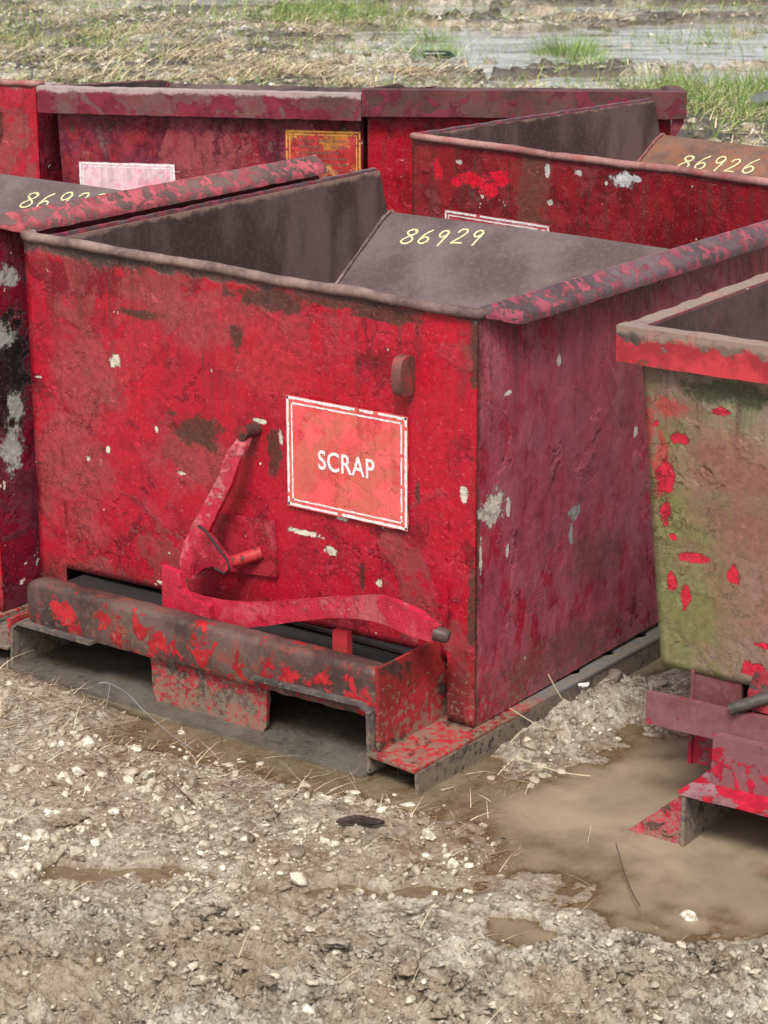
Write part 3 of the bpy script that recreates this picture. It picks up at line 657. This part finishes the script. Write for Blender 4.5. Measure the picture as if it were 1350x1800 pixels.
def base_F(root):
    # local coordinates: x from the body's top left corner
    bm = bmesh.new(); abox(bm, (.098, -.002, .092), (.104, .95, .262)); abox(bm, (.1042, .002, .094), (.19, .010, .256)); abox(bm, (.19, .004, .094), (.95, .014, .118))
    bobj('leg_channel', bm, M_F_LOW, root, 40, .001, .002, .04, 14)
    bm = bmesh.new(); abox(bm, (.205, .015, .115), (.214, .9, .262)); abox(bm, (.90, .0, .092), (.908, .95, .262)); bobj('under_frame', bm, M_BASE, root, 40)
    bm = bmesh.new(); abox(bm, (.040, -.048, .166), (.98, -.034, .222), lambda p: Vector((p.x, p.y, p.z+.012*p.x))); bobj('foot_bar', bm, M_F_LOW, root, 40, .004, .003, .02, 22, 3)
    bm = bmesh.new(); prism(bm, [(.215,.255),(.30,.262),(.40,.262),(.40,.30),(.225,.292)], lambda u, v, t: Vector((u, -.026+.012*t, v)));  prism(bm, [(.215,.2548),(.215,.225),(.40,.225),(.40,.2618),(.30,.2618)], lambda u, v, t: Vector((u, -.0255+.011*t, v)))
    bobj('latch_plate', bm, M_CENT, root, 40, .002)
    bm = bmesh.new(); tube(bm, [(.20,-.060,.232),(.236,-.036,.248),(.25,-.02,.252)], .010, 10); bobj('latch_pin', bm, M_BASE, root, 50)
    bm = bmesh.new(); abox(bm, (.178, -.070, .092), (.97, -.052, .186)); bobj('cross_beam', bm, M_F_LOW, root, 40, .003, .003, .02, 20, 4)
    # skid: top plate, end wall, gusset, far walls
    bm = bmesh.new(); abox(bm, (.148, -.126, .090), (.97, .95, .0965), lambda p: Vector((p.x, p.y, p.z+.014*p.x))); bobj('skid_top', bm, M_F_TOP, root, 40, .002, .003, .03, 14, 5)
    bm = bmesh.new(); abox(bm, (.152, -.124, -.05), (.159, .95, .091)); bobj('skid_web', bm, M_BASE, root, 40)
    bm = bmesh.new(); abox(bm, (.95, -.124, -.05), (.957, .95, .100)); bobj('skid_web', bm, M_BASE, root, 40)
    bm = bmesh.new(); prism(bm, [(.052,.0),(.151,-.004),(.151,.091)], lambda u, v, t: Vector((u+.0, -.118+.006*t, v))); bobj('gusset', bm, M_F_GUS, root, 40, .0015)
    bm = bmesh.new(); abox(bm, (.045, -.135, -.015), (.97, -.10, -.003)); bobj('floor_plate', bm, M_F_GUS, root, 40, .002)
_before = set(C.objects)
base_F(Fh)
for o in set(C.objects)-_before: o.location.x = .019
# triangular end gusset on the rim of the far hopper
bm = bmesh.new(); prism(bm, [(.0,.752),(.035,.752),(.035,.735),(-.01,.66)], lambda u, v, t: Vector((.915+u, -.030+.006*t, v))); bobj('gusset', bm, M_GENS, G, 30)
#GROUND

# ------------------------------------------------------------------ ground
# ground axes: l runs across the yard, t runs away from where the picture is taken
LX, LY = .799, .601; OX, OY = 3.265, -3.155
def lt2xy(l, t): return OX+l*LX-t*LY, OY+l*LY+t*LX
def xy2lt(x, y): return (x-OX)*LX+(y-OY)*LY, -(x-OX)*LY+(y-OY)*LX
def seg(l, t, a, b, ra, rb):
    dx, dy = b[0]-a[0], b[1]-a[1]; u = np.clip(((l-a[0])*dx+(t-a[1])*dy)/(dx*dx+dy*dy), 0, 1)
    return np.hypot((l-a[0]-u*dx), (t-a[1]-u*dy))/(ra+(rb-ra)*u)
def pools(l, t, x, y):
    w = fbm(x*3.2, y*3.2, 4, 91)*.55; w2 = fbm(x*14, y*14, 4, 92)*.30
    d = np.hypot((l-.58)/.58, (t-3.54)/.49)
    d = np.minimum(d, seg(l, t, (-.46, 3.93), (.30, 3.58), .075, .17))
    d = np.minimum(d, seg(l, t, (.15, 3.75), (.40, 3.95), .07, .12))
    q = np.hypot((l-.20)/.08, (t-3.14)/.07)
    q = np.minimum(q, np.hypot((l+.44)/.20, (t-3.34)/.040)+.1)
    q = np.minimum(q, np.hypot((l+.03)/.20, (t-3.27)/.04)+.15)
    q = np.minimum(q, np.hypot((l+.22)/.09, (t-3.0)/.03)+.1)
    q = q+fbm(x*16, y*16, 4, 95)*1.1
    d = np.minimum(d+w+w2, q)
    # far flooded wheel tracks
    f = np.hypot((l-1.8)/3.4, (t-16.4)/1.7); f = np.minimum(f, np.hypot((l-3.2)/2.2, (t-14.2)/.65)); f = np.minimum(f, np.hypot((l-.6)/.9, (t-14.9)/.33))
    f = np.minimum(f, np.hypot((l+.45)/.35, (t-15.1)/.32)); f = np.minimum(f, np.hypot((l+1.5)/1.8, (t-20.0)/.9)); f = np.minimum(f, np.hypot((l-2.5)/4.5, (t-19.2)/.7))
    f = np.minimum(f, np.hypot((l-.9)/.5, (t-13.9)/.22))
    f = f+fbm(l*.55, t*2.0, 5, 77, .65)*1.5+fbm(x*5, y*5, 3, 78)*.5
    return d, f
def foot(l, t, x, y):
    m = 0
    for (ox, oy, yw, w, L) in ((0,0,0,1.1,1.2), (-.3,1.71,-7.5,1.1,1.1), (-1.13,-.01,-3,1.1,1.1), (-1.86,1.97,24,1,1.1), (-.905,2.4,31,.9,1.05), (-2.54,1.85,10,.62,.6), (1.5,-.05,1.5,.95,1.1)):
        c, s = math.cos(R(yw)), math.sin(R(yw)); u = (x-ox)*c+(y-oy)*s; v = -(x-ox)*s+(y-oy)*c
        m = np.maximum(m, sstep(-.10, -.0, np.minimum(np.minimum(u, w-u)+.02, np.minimum(v+.20, L-v))))
    return m
def height(x, y):
    x = np.asarray(x, float); y = np.asarray(y, float); l, t = xy2lt(x, y)
    near = 1-sstep(5.0, 8.0, t); clod = (1-sstep(2.95, 3.35, t+.12*fbm(x*4, y*4, 2, 5)))
    d, f = pools(l, t, x, y)
    h = .012+.008*fbm(x*2.1, y*2.1, 2, 1)
    h = h+near*(clod*.030*fbm(x*9, y*9, 5, 11, .6)+clod*.027*fbm(x*20, y*20, 4, 15, .6, True)+.0065*fbm(x*24, y*24, 4, 12, .55)+(.0045+.004*clod)*fbm(x*60, y*60, 3, 13, .65)+(.0026+.002*clod)*fbm(x*150, y*150, 2, 14))
    far = 1-near
    h = h+far*(.022+.03*fbm(x*.9, y*.9, 3, 21)+.040*fbm(x*3.3, y*3.3, 5, 22, .6, True)*1.0+.02*fbm(x*14, y*14, 3, 23, .6))
    ft = foot(l, t, x, y); h = h*(1-ft)+(-.012+.004*fbm(x*20, y*20, 3, 3))*ft
    # soil heaped along the foot of the middle hopper's left half and right side
    h = h+.024*np.exp(-((x-.12)/.30)**2-((y+.275)/.07)**2)*(1+.6*fbm(x*25, y*25, 3, 9))+.042*np.exp(-((x-1.155)/.062)**2-((y-.23)/.24)**4)*(1+1.1*fbm(x*22, y*22, 3, 8))
    berm_ = .9*np.exp(-((x-1.17)/.10)**2-((y-.23)/.26)**4)
    m = (1-berm_)*(1-sstep(.60, 1.20, d)); hb = -.0045+.0055*fbm(x*18, y*18, 4, 31, .6)+.0022*fbm(x*70, y*70, 3, 32)
    h = h*(1-m)+hb*m-.016*m*sstep(.8, .25, d)*sstep(.10, .40, l)
    mf = (1-sstep(.85, 1.15, f))*far; h = h*(1-mf)+(-.030+.075*fbm(l*1.6, t*5, 5, 33, .6))*mf
    return h
def axis(a, b, fine, g, lo, hi, cap):
    m = list(np.arange(a, b, fine)); s = fine; v = m[-1]; up_ = []
    while v < hi:
        s = min(s*g, cap(v)); v += s; up_.append(v)
    s = fine; v = a; dn = []
    while v > lo:
        s = min(s*g, cap(v)); v -= s; dn.append(v)
    return np.array(dn[::-1]+m+up_)
la = axis(-.62, .70, .0034, 1.02, -260, 260, lambda v: .022 if abs(v) < 3.4 else abs(v)*.12)
ta = axis(2.66, 4.0, .0036, 1.012, .0, 600, lambda v: .032 if v < 22 else (v-21)*.1)
Lg, Tg = np.meshgrid(la, ta, indexing='ij'); Xg, Yg = lt2xy(Lg, Tg); Zg = height(Xg, Yg)
nr = (1-sstep(4.2, 5.0, Tg))*(.3+.7*(1-sstep(3.0, 3.5, Tg)))*sstep(.0, .008, Zg)
Xg = Xg+nr*.010*fbm(Xg*38, Yg*38, 3, 201, .6); Yg = Yg+nr*.010*fbm(Xg*38, Yg*38, 3, 202, .6)
nl, ntt = Lg.shape; idx = np.arange(nl*ntt).reshape(nl, ntt)
Fq = np.stack([idx[:-1,:-1], idx[1:,:-1], idx[1:,1:], idx[:-1,1:]], -1).reshape(-1, 4)

def mud_mat():
    T = NT('wet_churned_mud'); xyz = T.xyz(); z = xyz[2]
    a = T.noise(2.2, 8, .6); b = T.noise(16, 8, .68); c = T.noise(75, 5, .7); d = T.noise(330, 3, .7)
    col = T.mix(T.step(b, .36, .62), (.19,.145,.10), (.53,.465,.37))
    col = T.mix(T.math('MULTIPLY', T.step(c, .50, .66), .75), col, (.76,.71,.61))
    col = T.mix(T.math('MULTIPLY', T.step(c, .46, .35), .9), col, (.060,.044,.034))
    col = T.mix(T.math('MULTIPLY', T.step(a, .46, .60), .6), col, (.27,.18,.105))
    col = T.mix(T.math('MULTIPLY', T.step(d, .58, .70), .5), col, (.70,.66,.56))
    ft = T.step(T.noise(.9, 6, .65), .40, .56); yy = T.step(xyz[1], 4.0, 6.0)
    col = T.mix(T.math('MULTIPLY', T.math('MULTIPLY', ft, yy), .92), col, (.050,.040,.033))
    wet = T.math('ADD', T.step(z, .009, -.001, 0, .65), T.step(z, .055, .012, 0, .40))
    col = T.mix(T.math('MULTIPLY', wet, .62), col, (.22,.155,.095))
    b2 = T.noise(30, 7, .7, (1,2,3), (1.6, .45, 1), .8)
    h = T.math('ADD', T.math('MULTIPLY_ADD', b, 1.6, T.math('MULTIPLY', b2, 1.6)), T.math('ADD', c, T.math('MULTIPLY', d, .35)))
    rg = T.math('SUBTRACT', T.math('MULTIPLY_ADD', c, .6, T.step(a, .42, .56, .22, .04)), T.math('MULTIPLY', wet, .24))
    T.bsdf(col, rg, T.bump(h, .9, .006), 0, .8)
    return T.m
M_MUD = mud_mat()
gr = npmesh('ground', np.stack([Xg, Yg, Zg], -1).reshape(-1, 3), Fq, M_MUD); tag(gr, kind='structure')

# ------------------------------------------------------------------ standing water
def water(name, l0, l1, t0, t1, st, col, depthk, z=0.0, tint=(.80,.72,.58), bs=.0006, bsc=60):
    lw = np.arange(l0, l1, st); tw = np.arange(t0, t1, st); a, b = np.meshgrid(lw, tw, indexing='ij'); x, y = lt2xy(a, b)
    dep = np.maximum(0, z-height(x, y)); k = 1-np.exp(-dep/depthk)
    T = NT(name+'_surface')
    at = T.n('ShaderNodeAttribute', attribute_name='murk').outputs['Fac']
    n1 = T.noise(3.5, 6, .6, dist=.6); n2 = T.noise(bsc, 3, .5)
    body = T.n('ShaderNodeBsdfDiffuse'); T.put(body.inputs[0], T.mix(T.step(n1, .38, .62), col, tuple(c*.72 for c in col)))
    tr = T.n('ShaderNodeBsdfTransparent'); T.put(tr.inputs[0], tint)
    m = T.n('ShaderNodeMixShader'); T.put(m.inputs[0], at); T.put(m.inputs[1], tr.outputs[0]); T.put(m.inputs[2], body.outputs[0])
    bp = T.bump(T.math('ADD', n2, T.noise(9, 2, .5)), .25, bs)
    gl = T.n('ShaderNodeBsdfGlossy'); gl.inputs['Roughness'].default_value = .04; T.put(gl.inputs['Normal'], bp)
    fr = T.n('ShaderNodeFresnel'); fr.inputs[0].default_value = 1.34; T.put(fr.inputs['Normal'], bp)
    m2 = T.n('ShaderNodeMixShader'); T.put(m2.inputs[0], fr.outputs[0]); T.put(m2.inputs[1], m.outputs[0]); T.put(m2.inputs[2], gl.outputs[0])
    T.t.links.new(m2.outputs[0], T.out.inputs[0])
    i2 = np.arange(a.size).reshape(a.shape); F = np.stack([i2[:-1,:-1], i2[1:,:-1], i2[1:,1:], i2[:-1,1:]], -1).reshape(-1, 4)
    # keep only the faces over a hollow
    hz = (dep > 0); keep = (hz[:-1,:-1] | hz[1:,:-1] | hz[1:,1:] | hz[:-1,1:]).reshape(-1); F = F[keep]
    used = np.unique(F); mp = np.full(a.size, -1); mp[used] = np.arange(len(used))
    V = np.stack([x, y, np.full_like(x, z)], -1).reshape(-1, 3)[used]
    o = npmesh(name, V, mp[F], T.m, attrs={'murk': k.reshape(-1)[used]}); tag(o, kind='structure'); return o
water('puddle_water', -.9, 1.5, 2.6, 4.9, .008, (.38,.30,.20), .009, z=-.001)
water('flood_water', -5, 7, 12.5, 22, .05, (.62,.62,.60), .016, z=.0, bs=.0015, bsc=8)

# ------------------------------------------------------------------ loose stones, clods, straw, grass (stuff)
rng = np.random.default_rng(11)
def ico(sub):
    bm = bmesh.new(); bmesh.ops.create_icosphere(bm, subdivisions=sub, radius=1); V = np.array([v.co[:] for v in bm.verts]); F = np.array([[v.index for v in f.verts] for f in bm.faces]); bm.free(); return V, F
def rocks(seed, n=10, sub=2, jag=.35):
    V, F = ico(sub); out = []
    r = np.random.default_rng(seed)
    for i in range(n):
        v = V.copy()
        for k in range(10):
            nn = r.normal(size=3); nn /= np.linalg.norm(nn); dcut = r.uniform(.34, .72); s = v@nn; v = v-np.outer(np.maximum(0, s-dcut), nn)
        v *= 1+jag*.4*fbm(V[:,0]*(1.2+jag)+i*5+V[:,2], V[:,1]*(1.2+jag)-V[:,2]*1.3, 3, seed+i, .7)[:, None]
        out.append(v*np.array([1, r.uniform(.65, .95), r.uniform(.5, .8)]))
    return out, F
def scatter(name, P, size, shapes, F, mat, sink=.25, kind='stuff', smooth=False, flat=1.0):
    n = len(P); ch = rng.integers(0, len(shapes), n); a = rng.uniform(0, 2*np.pi, n); tl = rng.normal(0, .3, n)
    Vs = np.zeros((n, len(shapes[0]), 3))
    for i in range(len(shapes)):
        m = ch == i; v = shapes[i][None]*size[m][:, None, None]; v[:,:,2] *= flat
        c, s = np.cos(tl[m])[:,None], np.sin(tl[m])[:,None]; y = v[:,:,1]*c-v[:,:,2]*s; z = v[:,:,1]*s+v[:,:,2]*c
        c, s = np.cos(a[m])[:,None], np.sin(a[m])[:,None]
        Vs[m] = np.stack([v[:,:,0]*c-y*s, v[:,:,0]*s+y*c, z], -1)
    Vs += P[:,None,:]; Vs[:,:,2] += (size*(.55-sink))[:,None]*flat
    nv = len(shapes[0]); FF = (F[None]+np.arange(n)[:,None,None]*nv).reshape(-1, 3)
    rv = np.repeat(rng.random(n), nv)
    o = npmesh(name, Vs.reshape(-1, 3), FF, mat, smooth=smooth, attrs={'tone': rv})
    if kind: tag(o, kind=kind)
    return o
def stone_mat(name, a, b, c, dirt=(.20,.155,.11), amt=.45):
    T = NT(name); at = T.n('ShaderNodeAttribute', attribute_name='tone').outputs['Fac']
    n = T.noise(60, 6, .7); n2 = T.noise(220, 3, .7)
    col = T.mix(T.step(at, .1, .6), a, b); col = T.mix(T.step(at, .75, .95), col, c)
    col = T.mix(T.math('MULTIPLY', T.step(n, .46, .62), amt), col, dirt); col = T.mix(T.math('MULTIPLY', T.step(n2, .5, .7), .3), col, tuple(x*.5 for x in a))
    T.bsdf(col, T.step(n, .3, .6, .25, .6), T.bump(T.math('ADD', n, n2), .6, .002), 0, .5); return T.m
M_STONE = stone_mat('pale_limestone', (.70,.64,.51), (.42,.35,.26), (.18,.135,.10), amt=.8)
M_GRIT = stone_mat('mixed_grit', (.36,.29,.21), (.62,.56,.45), (.16,.12,.09), amt=.4)
M_CLOD = stone_mat('mud_clods', (.32,.26,.19), (.54,.47,.37), (.12,.09,.065), (.16,.115,.075), .6)
def sample(n, l0, l1, t0, t1, dens):
    l = rng.uniform(l0, l1, n*4); t = rng.uniform(t0, t1, n*4); x, y = lt2xy(l, t); k = dens(l, t, x, y) > rng.random(n*4)
    x, y, l, t = x[k][:n], y[k][:n], l[k][:n], t[k][:n]; return np.stack([x, y, height(x, y)], -1), l, t
def d_gravel(l, t, x, y):
    d, f = pools(l, t, x, y); g = sstep(3.15, 3.35, t+.1*fbm(x*5, y*5, 2, 44))*(1-sstep(3.85, 4.0, t))*(1-sstep(.05, .35, l))
    q = .07+.93*g; q = q*(.10+.90*sstep(-.15, .3, fbm(x*7, y*7, 3, 45)))
    q = q*np.where(d < .95, .5, 1)*np.where((d < .8) & (l > .22), .06, 1)+.45*np.exp(-((x-1.20)/.08)**2-((y-.20)/.25)**4); return q*(1-foot(l, t, x, y)*.97)
sh, SF = rocks(3, 12, 2); sh1, SF1 = rocks(4, 8, 1)
P, l, t = sample(3300, -.75, .85, 2.6, 4.6, d_gravel); scatter('gravel', P, rng.lognormal(math.log(.0060), .58, len(P)).clip(.0025, .024), sh, SF, M_STONE, .40)
P, l, t = sample(9000, -.8, .9, 2.6, 4.8, d_gravel); scatter('grit', P, rng.lognormal(math.log(.0026), .35, len(P)).clip(.0012, .006), sh1, SF1, M_GRIT, .25)
def d_clod(l, t, x, y):
    d, f = pools(l, t, x, y); return (.30+.70*(1-sstep(3.0, 3.4, t)))*np.where(d < 1.0, .03, 1)*(1-foot(l, t, x, y))*(.3+.7*sstep(-.2, .2, fbm(x*6, y*6, 2, 55)))
shc, CF = rocks(7, 12, 2, 2.4)
P, l, t = sample(6500, -.8, .9, 2.55, 4.8, d_clod); scatter('mud_crumbs', P, rng.lognormal(math.log(.0045), .5, len(P)).clip(.0015, .014), shc, CF, M_CLOD, .38, flat=.8)
shb, BF = rocks(17, 9, 3, 3.2)
P, l, t = sample(900, -.75, .8, 2.6, 3.75, lambda l, t, x, y: (.12+.88*(1-sstep(2.95, 3.3, t)))*np.where(pools(l, t, x, y)[0] < 1.0, .05, 1)*(1-foot(l, t, x, y))*sstep(-.1, .2, fbm(x*8, y*8, 3, 58)))
scatter('mud_clods', P, rng.lognormal(math.log(.013), .38, len(P)).clip(.006, .030), shb, BF, M_MUD, .52, smooth=True, flat=.75)
# far stones and lumps
P, l, t = sample(2600, -4, 4, 9, 19, lambda l, t, x, y: np.where(l < 0, .9, .25)*sstep(-.1, .3, fbm(x*1.2, y*1.2, 2, 61)+.1)); scatter('far_stones', P, rng.lognormal(math.log(.017), .4, len(P)), sh1, SF1, stone_mat('far_pale_stones', (.62,.60,.55), (.45,.42,.38), (.2,.18,.16)), .2)
P, l, t = sample(3500, -4, 5, 10, 21, lambda l, t, x, y: np.where(pools(l, t, x, y)[1] < .9, .1, 1.)); scatter('far_mud_lumps', P, rng.lognormal(math.log(.022), .5, len(P)).clip(.008, .06), shc, CF, M_CLOD, .3, flat=.7)

def blades(name, P, ln, wd, lean, az, mat, curve=.6, seg_=3, z0=0.0, kind='stuff', tone=None):
    """many narrow curved leaves as one mesh"""
    n = len(P); dx, dy = np.cos(az), np.sin(az); V = np.zeros((n, (seg_+1)*2, 3)); rot = rng.uniform(0, np.pi, n)
    wx, wy = -np.sin(az+rot*.5), np.cos(az+rot*.5)
    for k in range(seg_+1):
        u = k/seg_; ang = lean+curve*u*lean*rng.uniform(.6, 1.4, n); r = ln*u
        px = P[:,0]+dx*r*np.sin(ang); py = P[:,1]+dy*r*np.sin(ang); pz = P[:,2]+z0+r*np.maximum(np.cos(ang), .02)
        w = wd*(1-u*.85)
        V[:,k*2] = np.stack([px-wx*w, py-wy*w, pz], -1); V[:,k*2+1] = np.stack([px+wx*w, py+wy*w, pz+w*.3], -1)
    nv = (seg_+1)*2; q = np.array([[2*k, 2*k+1, 2*k+3, 2*k+2] for k in range(seg_)]); F = (q[None]+np.arange(n)[:,None,None]*nv).reshape(-1, 4)
    tn = np.repeat(rng.random(n) if tone is None else tone, nv)
    o = npmesh(name, V.reshape(-1, 3), F, mat, smooth=True, attrs={'tone': tn})
    if kind: tag(o, kind=kind)
    return o
def leaf_mat(name, cols, rough=.6):
    T = NT(name); at = T.n('ShaderNodeAttribute', attribute_name='tone').outputs['Fac']
    cr = T.n('ShaderNodeValToRGB'); T.put(cr.inputs[0], at); el = cr.color_ramp.elements
    for i, (p, c) in enumerate(cols):
        e = el[i] if i < 2 else el.new(p); e.position = p; e.color = (*c, 1)
    T.bsdf(cr.outputs[0], rough, None, 0, .3); return T.m
M_STRAW = leaf_mat('dead_straw', [(0, (.42,.31,.18)), (1, (.80,.70,.50)), (.5, (.62,.50,.32))])
M_STRAWD = leaf_mat('brown_litter', [(0, (.07,.045,.035)), (1, (.48,.40,.27)), (.5, (.20,.12,.08))])
M_GRASS = leaf_mat('green_grass', [(0, (.10,.17,.035)), (1, (.45,.42,.20)), (.4, (.16,.25,.06)), (.8, (.26,.34,.10))])
def d_straw(l, t, x, y):
    d, f = pools(l, t, x, y); a = np.exp(-((x-.12)/.35)**2-((y+.36)/.14)**2)+3.0*np.exp(-((x-1.20)/.12)**2-((y-.16)/.24)**2)+np.exp(-((x-.85)/.4)**2-((y+.36)/.10)**2)*.5
    return np.clip(.11+a, 0, 1)*np.where((d < .75) & (l > .25), .05, 1)*(1-foot(l, t, x, y)*.9)
P, l, t = sample(7500, -.8, .9, 2.6, 4.8, d_straw); n = len(P)
blades('straw_litter', P, rng.uniform(.010, .050, n), rng.uniform(.0006, .0016, n), rng.uniform(1.1, 1.5, n), rng.uniform(0, 6.28, n), M_STRAWD, .1, 4, .003)
P, l, t = sample(700, -.8, .9, 2.6, 4.8, d_straw); n = len(P)
blades('straw_stems', P, rng.uniform(.03, .10, n), rng.uniform(.0005, .0009, n), rng.uniform(.8, 1.45, n), rng.uniform(0, 6.28, n), M_STRAW, .25, 4, .003)
# far straw and grass
def d_fs(l, t, x, y):
    d, f = pools(l, t, x, y); a = sstep(1.2, -.6, l)*sstep(10.5, 11.5, t)*(1-sstep(16.5, 18.5, t)); b = .45*(1-sstep(13, 14, t))+.25*sstep(12, 15, t)
    return np.clip(a+b, 0, 1)*(.04+.96*sstep(-.05, .25, fbm(x*1.6, y*1.6, 4, 71, .6)))*np.where(f < .85, .04, 1)*(1-foot(l, t, x, y))
P, l, t = sample(70000, -4.2, 5, 8.5, 21, d_fs); n = len(P)
blades('far_straw', P, rng.uniform(.05, .17, n), rng.uniform(.002, .0045, n), rng.uniform(.8, 1.5, n), rng.uniform(0, 6.28, n), M_STRAW, .3, 3, .01)
P, l, t = sample(48000, -4.2, 5, 8.5, 21, d_fs); n = len(P)
blades('far_litter', P, rng.uniform(.05, .13, n), rng.uniform(.003, .006, n), rng.uniform(.9, 1.5, n), rng.uniform(0, 6.28, n), M_STRAWD, .3, 3, .01)
def d_gr(l, t, x, y):
    w = fbm(x*1.3, y*1.3, 3, 72)*.5
    a = 1-sstep(.7, 1.1, np.hypot((l-2.15)/.85, (t-12.9)/1.15)+w)
    b = 1-sstep(.6, 1.1, np.hypot((l+.3)/.8, (t-18.3)/1.1)+w); c = 1-sstep(.7, 1.1, np.hypot((l-2.6)/4, (t-21.6)/1.0)+w); e = 1-sstep(.5, 1.1, np.hypot((l+2.3)/.8, (t-16.5)/1.0)+w)
    return np.clip(a+.8*b+.9*c+.3*e+.05+.25*sstep(.1, .35, fbm(x*.9, y*.9, 3, 73)), 0, 1)*(1-foot(l, t, x, y))
P, l, t = sample(34000, -4, 5.5, 10.5, 23, d_gr); n = len(P)
blades('green_grass', P, rng.uniform(.06, .20, n), rng.uniform(.002, .0045, n), rng.uniform(.1, .8, n), rng.uniform(0, 6.28, n), M_GRASS, .9, 3, .0)
# single tufts
TUFT = [((-5.30,10.35), .20, 1.25, 700, 'green grass tuft with tall stems at the near edge of the flooded track'),
        ((-6.05,9.75), .20, .85, 600, 'yellow green grass tuft beside the dark bottle in the background'),
        ((-4.9,10.0), .12, .8, 260, 'small ragged tuft on the mud right of the tallest grass tuft'),
        ((-6.6,10.6), .13, .8, 260, 'low tuft on the mud bank behind the dark bottle')]
for (c, r, k, n, lab) in TUFT:
    a = rng.uniform(0, 6.28, n); rr_ = r*np.sqrt(rng.random(n)); x = c[0]+rr_*np.cos(a); y = c[1]+rr_*np.sin(a)
    o = blades('grass_tuft', np.stack([x, y, height(x, y)-.01], -1), rng.uniform(.05, .20, n)*k, rng.uniform(.002, .004, n), rng.uniform(.1, .75, n), a, M_GRASS, .9, 3, .0, kind=None)
    tag(o, lab, 'grass tuft', 'single grass tufts in the background')

# ------------------------------------------------------------------ single things on the ground
def one_rock(name, x, y, s, label, mat, cat='stone', group='larger pale stones', flat=1.0, rz=0, seed=0, sq=1.0):
    v, F = rocks(50+seed, 1, 3, .9); v = v[0]*s; v[:,2] *= flat; v[:,1] *= sq
    c, s_ = math.cos(rz), math.sin(rz); v = np.stack([v[:,0]*c-v[:,1]*s_, v[:,0]*s_+v[:,1]*c, v[:,2]], -1)
    z = float(height(np.array([x]), np.array([y]))[0]); z = max(z, -.006)
    me_o = npmesh(name, v, F, mat, smooth=False, attrs={'tone': np.full(len(v), .15)}); me_o.location = (x, y, z+s*.35*flat)
    me_o.data.polygons.foreach_set('use_smooth', [True]*len(F)); me_o.data.set_sharp_from_angle(angle=R(28))
    tag(me_o, label, cat, group); return me_o
for i, (x, y, s, lab) in enumerate([
    (1.244,-.349,.017,'pale angular stone right of the dark bark, at the puddle edge'),
    (1.336,-.413,.013,'small round pale stone near the puddle below the angular one'),
    (1.093,.052,.017,'grey white stone against the right corner of the SCRAP hopper base'),
    (.595,-.508,.017,'flat pale stone lying in the gravel at the left'),
    (.705,-.443,.018,'broad pale stone in the gravel below the bent wire'),
    (.933,-.746,.020,'pale lump of stone in the brown mud at lower left'),
    (1.722,-.325,.020,'chalky stone on the bank at the near right edge of the puddle'),
    (1.583,-.470,.017,'whitish stone on the muddy point below the puddle')]):
    one_rock('stone', x, y, s, lab, M_STONE, seed=i, rz=i*1.1)
bk = one_rock('bark_piece', 1.139, -.398, .046, 'dark wet piece of bark on the pale gravel below the hopper', rusty('wet_bark', (.030,.020,.018), (.075,.045,.038), (.16,.08,.06), 51, .35, .6), 'bark', None, .42, R(38), 31, .42)
bk.location.z += .010
sc = one_rock('paper_scrap', 1.160, .262, .020, 'small white scrap in the rubble beside the maroon side of the hopper', plain('white_scrap', (.82,.80,.76), .6), 'scrap', None, .35, 1.2, 33, .5); sc.location.z += .012
bt = empty('bottle', (-5.827, 9.58, .022), R(35)); bt.scale = (.75,.75,.75); tag(bt, 'dark green bottle lying in the grass of the background', 'bottle')
M_BOT = plain('dark_green_plastic', (.012,.030,.018), .25)
bm = bmesh.new(); tube(bm, [(-.14,0,0),(-.135,0,0),(.05,0,0),(.09,0,0),(.12,0,0),(.13,0,0)], [.03,.042,.042,.036,.016,.015], 14); bobj('body', bm, M_BOT, bt, 50)
bm = bmesh.new(); tube(bm, [(.131,0,0),(.15,0,0)], .018, 12); bobj('cap', bm, plain('cap', (.05,.12,.07), .4), bt, 50)
gs = one_rock('boulder', -2.50, 8.02, .16, 'grey rounded lump in the grass at the right edge', plain('grey_lump', (.13,.13,.14), .6, 12), 'rock', None, .8, 0, 37)
wz = lambda x, y, d=0: float(height(np.array([x]), np.array([y]))[0])+d
bm = bmesh.new(); tube(bm, crom([Vector((.425,-.262,.012)),Vector((.392,-.215,.040)),Vector((.372,-.225,.040)),Vector((.400,-.220,.044)),Vector((.450,-.225,.036)),Vector((.500,-.240,.022)),Vector((.60,-.275,.010)),Vector((.68,-.30,.006))], 6), .0008, 6)
tag(bobj('bent_wire', bm, plain('galvanised_wire', (.26,.26,.27), .35), None, 60), 'thin grey wire bent up in front of the left fork pocket', 'wire')
for pts, rad, lab in (
    ([(1.53,-.225,.03),(1.575,-.275,.016),(1.62,-.325,.012),(1.665,-.375,.02)], .0012, 'thin dark twig lying across the right side of the puddle'),
    ([(1.455,-.19,-.002),(1.457,-.188,.012),(1.458,-.186,.028)], .0008, 'short pale stalk standing up in the puddle'),
    ([(1.195,.11,.02),(1.175,.08,.05),(1.14,.045,.085)], .0011, 'pale stalk leaning on the right corner of the hopper'),
    ([(1.165,.22,.02),(1.150,.20,.06),(1.125,.195,.10)], .0010, 'tan stalk leaning against the maroon side'),
    ([(1.33,.02,.01),(1.28,.0,.012),(1.20,-.02,.025)], .0010, 'long straw arching over the rubble by the hopper base'),
    ([(.86,-.50,.02),(.80,-.47,.02),(.745,-.455,.03)], .0014, 'dark thin twig in the gravel at left')):
    P = [Vector((p[0], p[1], max(p[2], wz(p[0], p[1])+.002))) for p in pts]
    bm = bmesh.new(); tube(bm, crom(P, 5), rad, 5)
    tag(bobj('twig', bm, plain('twig_'+lab[:12].replace(' ', '_'), (.10,.06,.04) if 'dark' in lab else (.52,.43,.28), .6), None, 60), lab, 'twig', 'loose stalks and twigs')
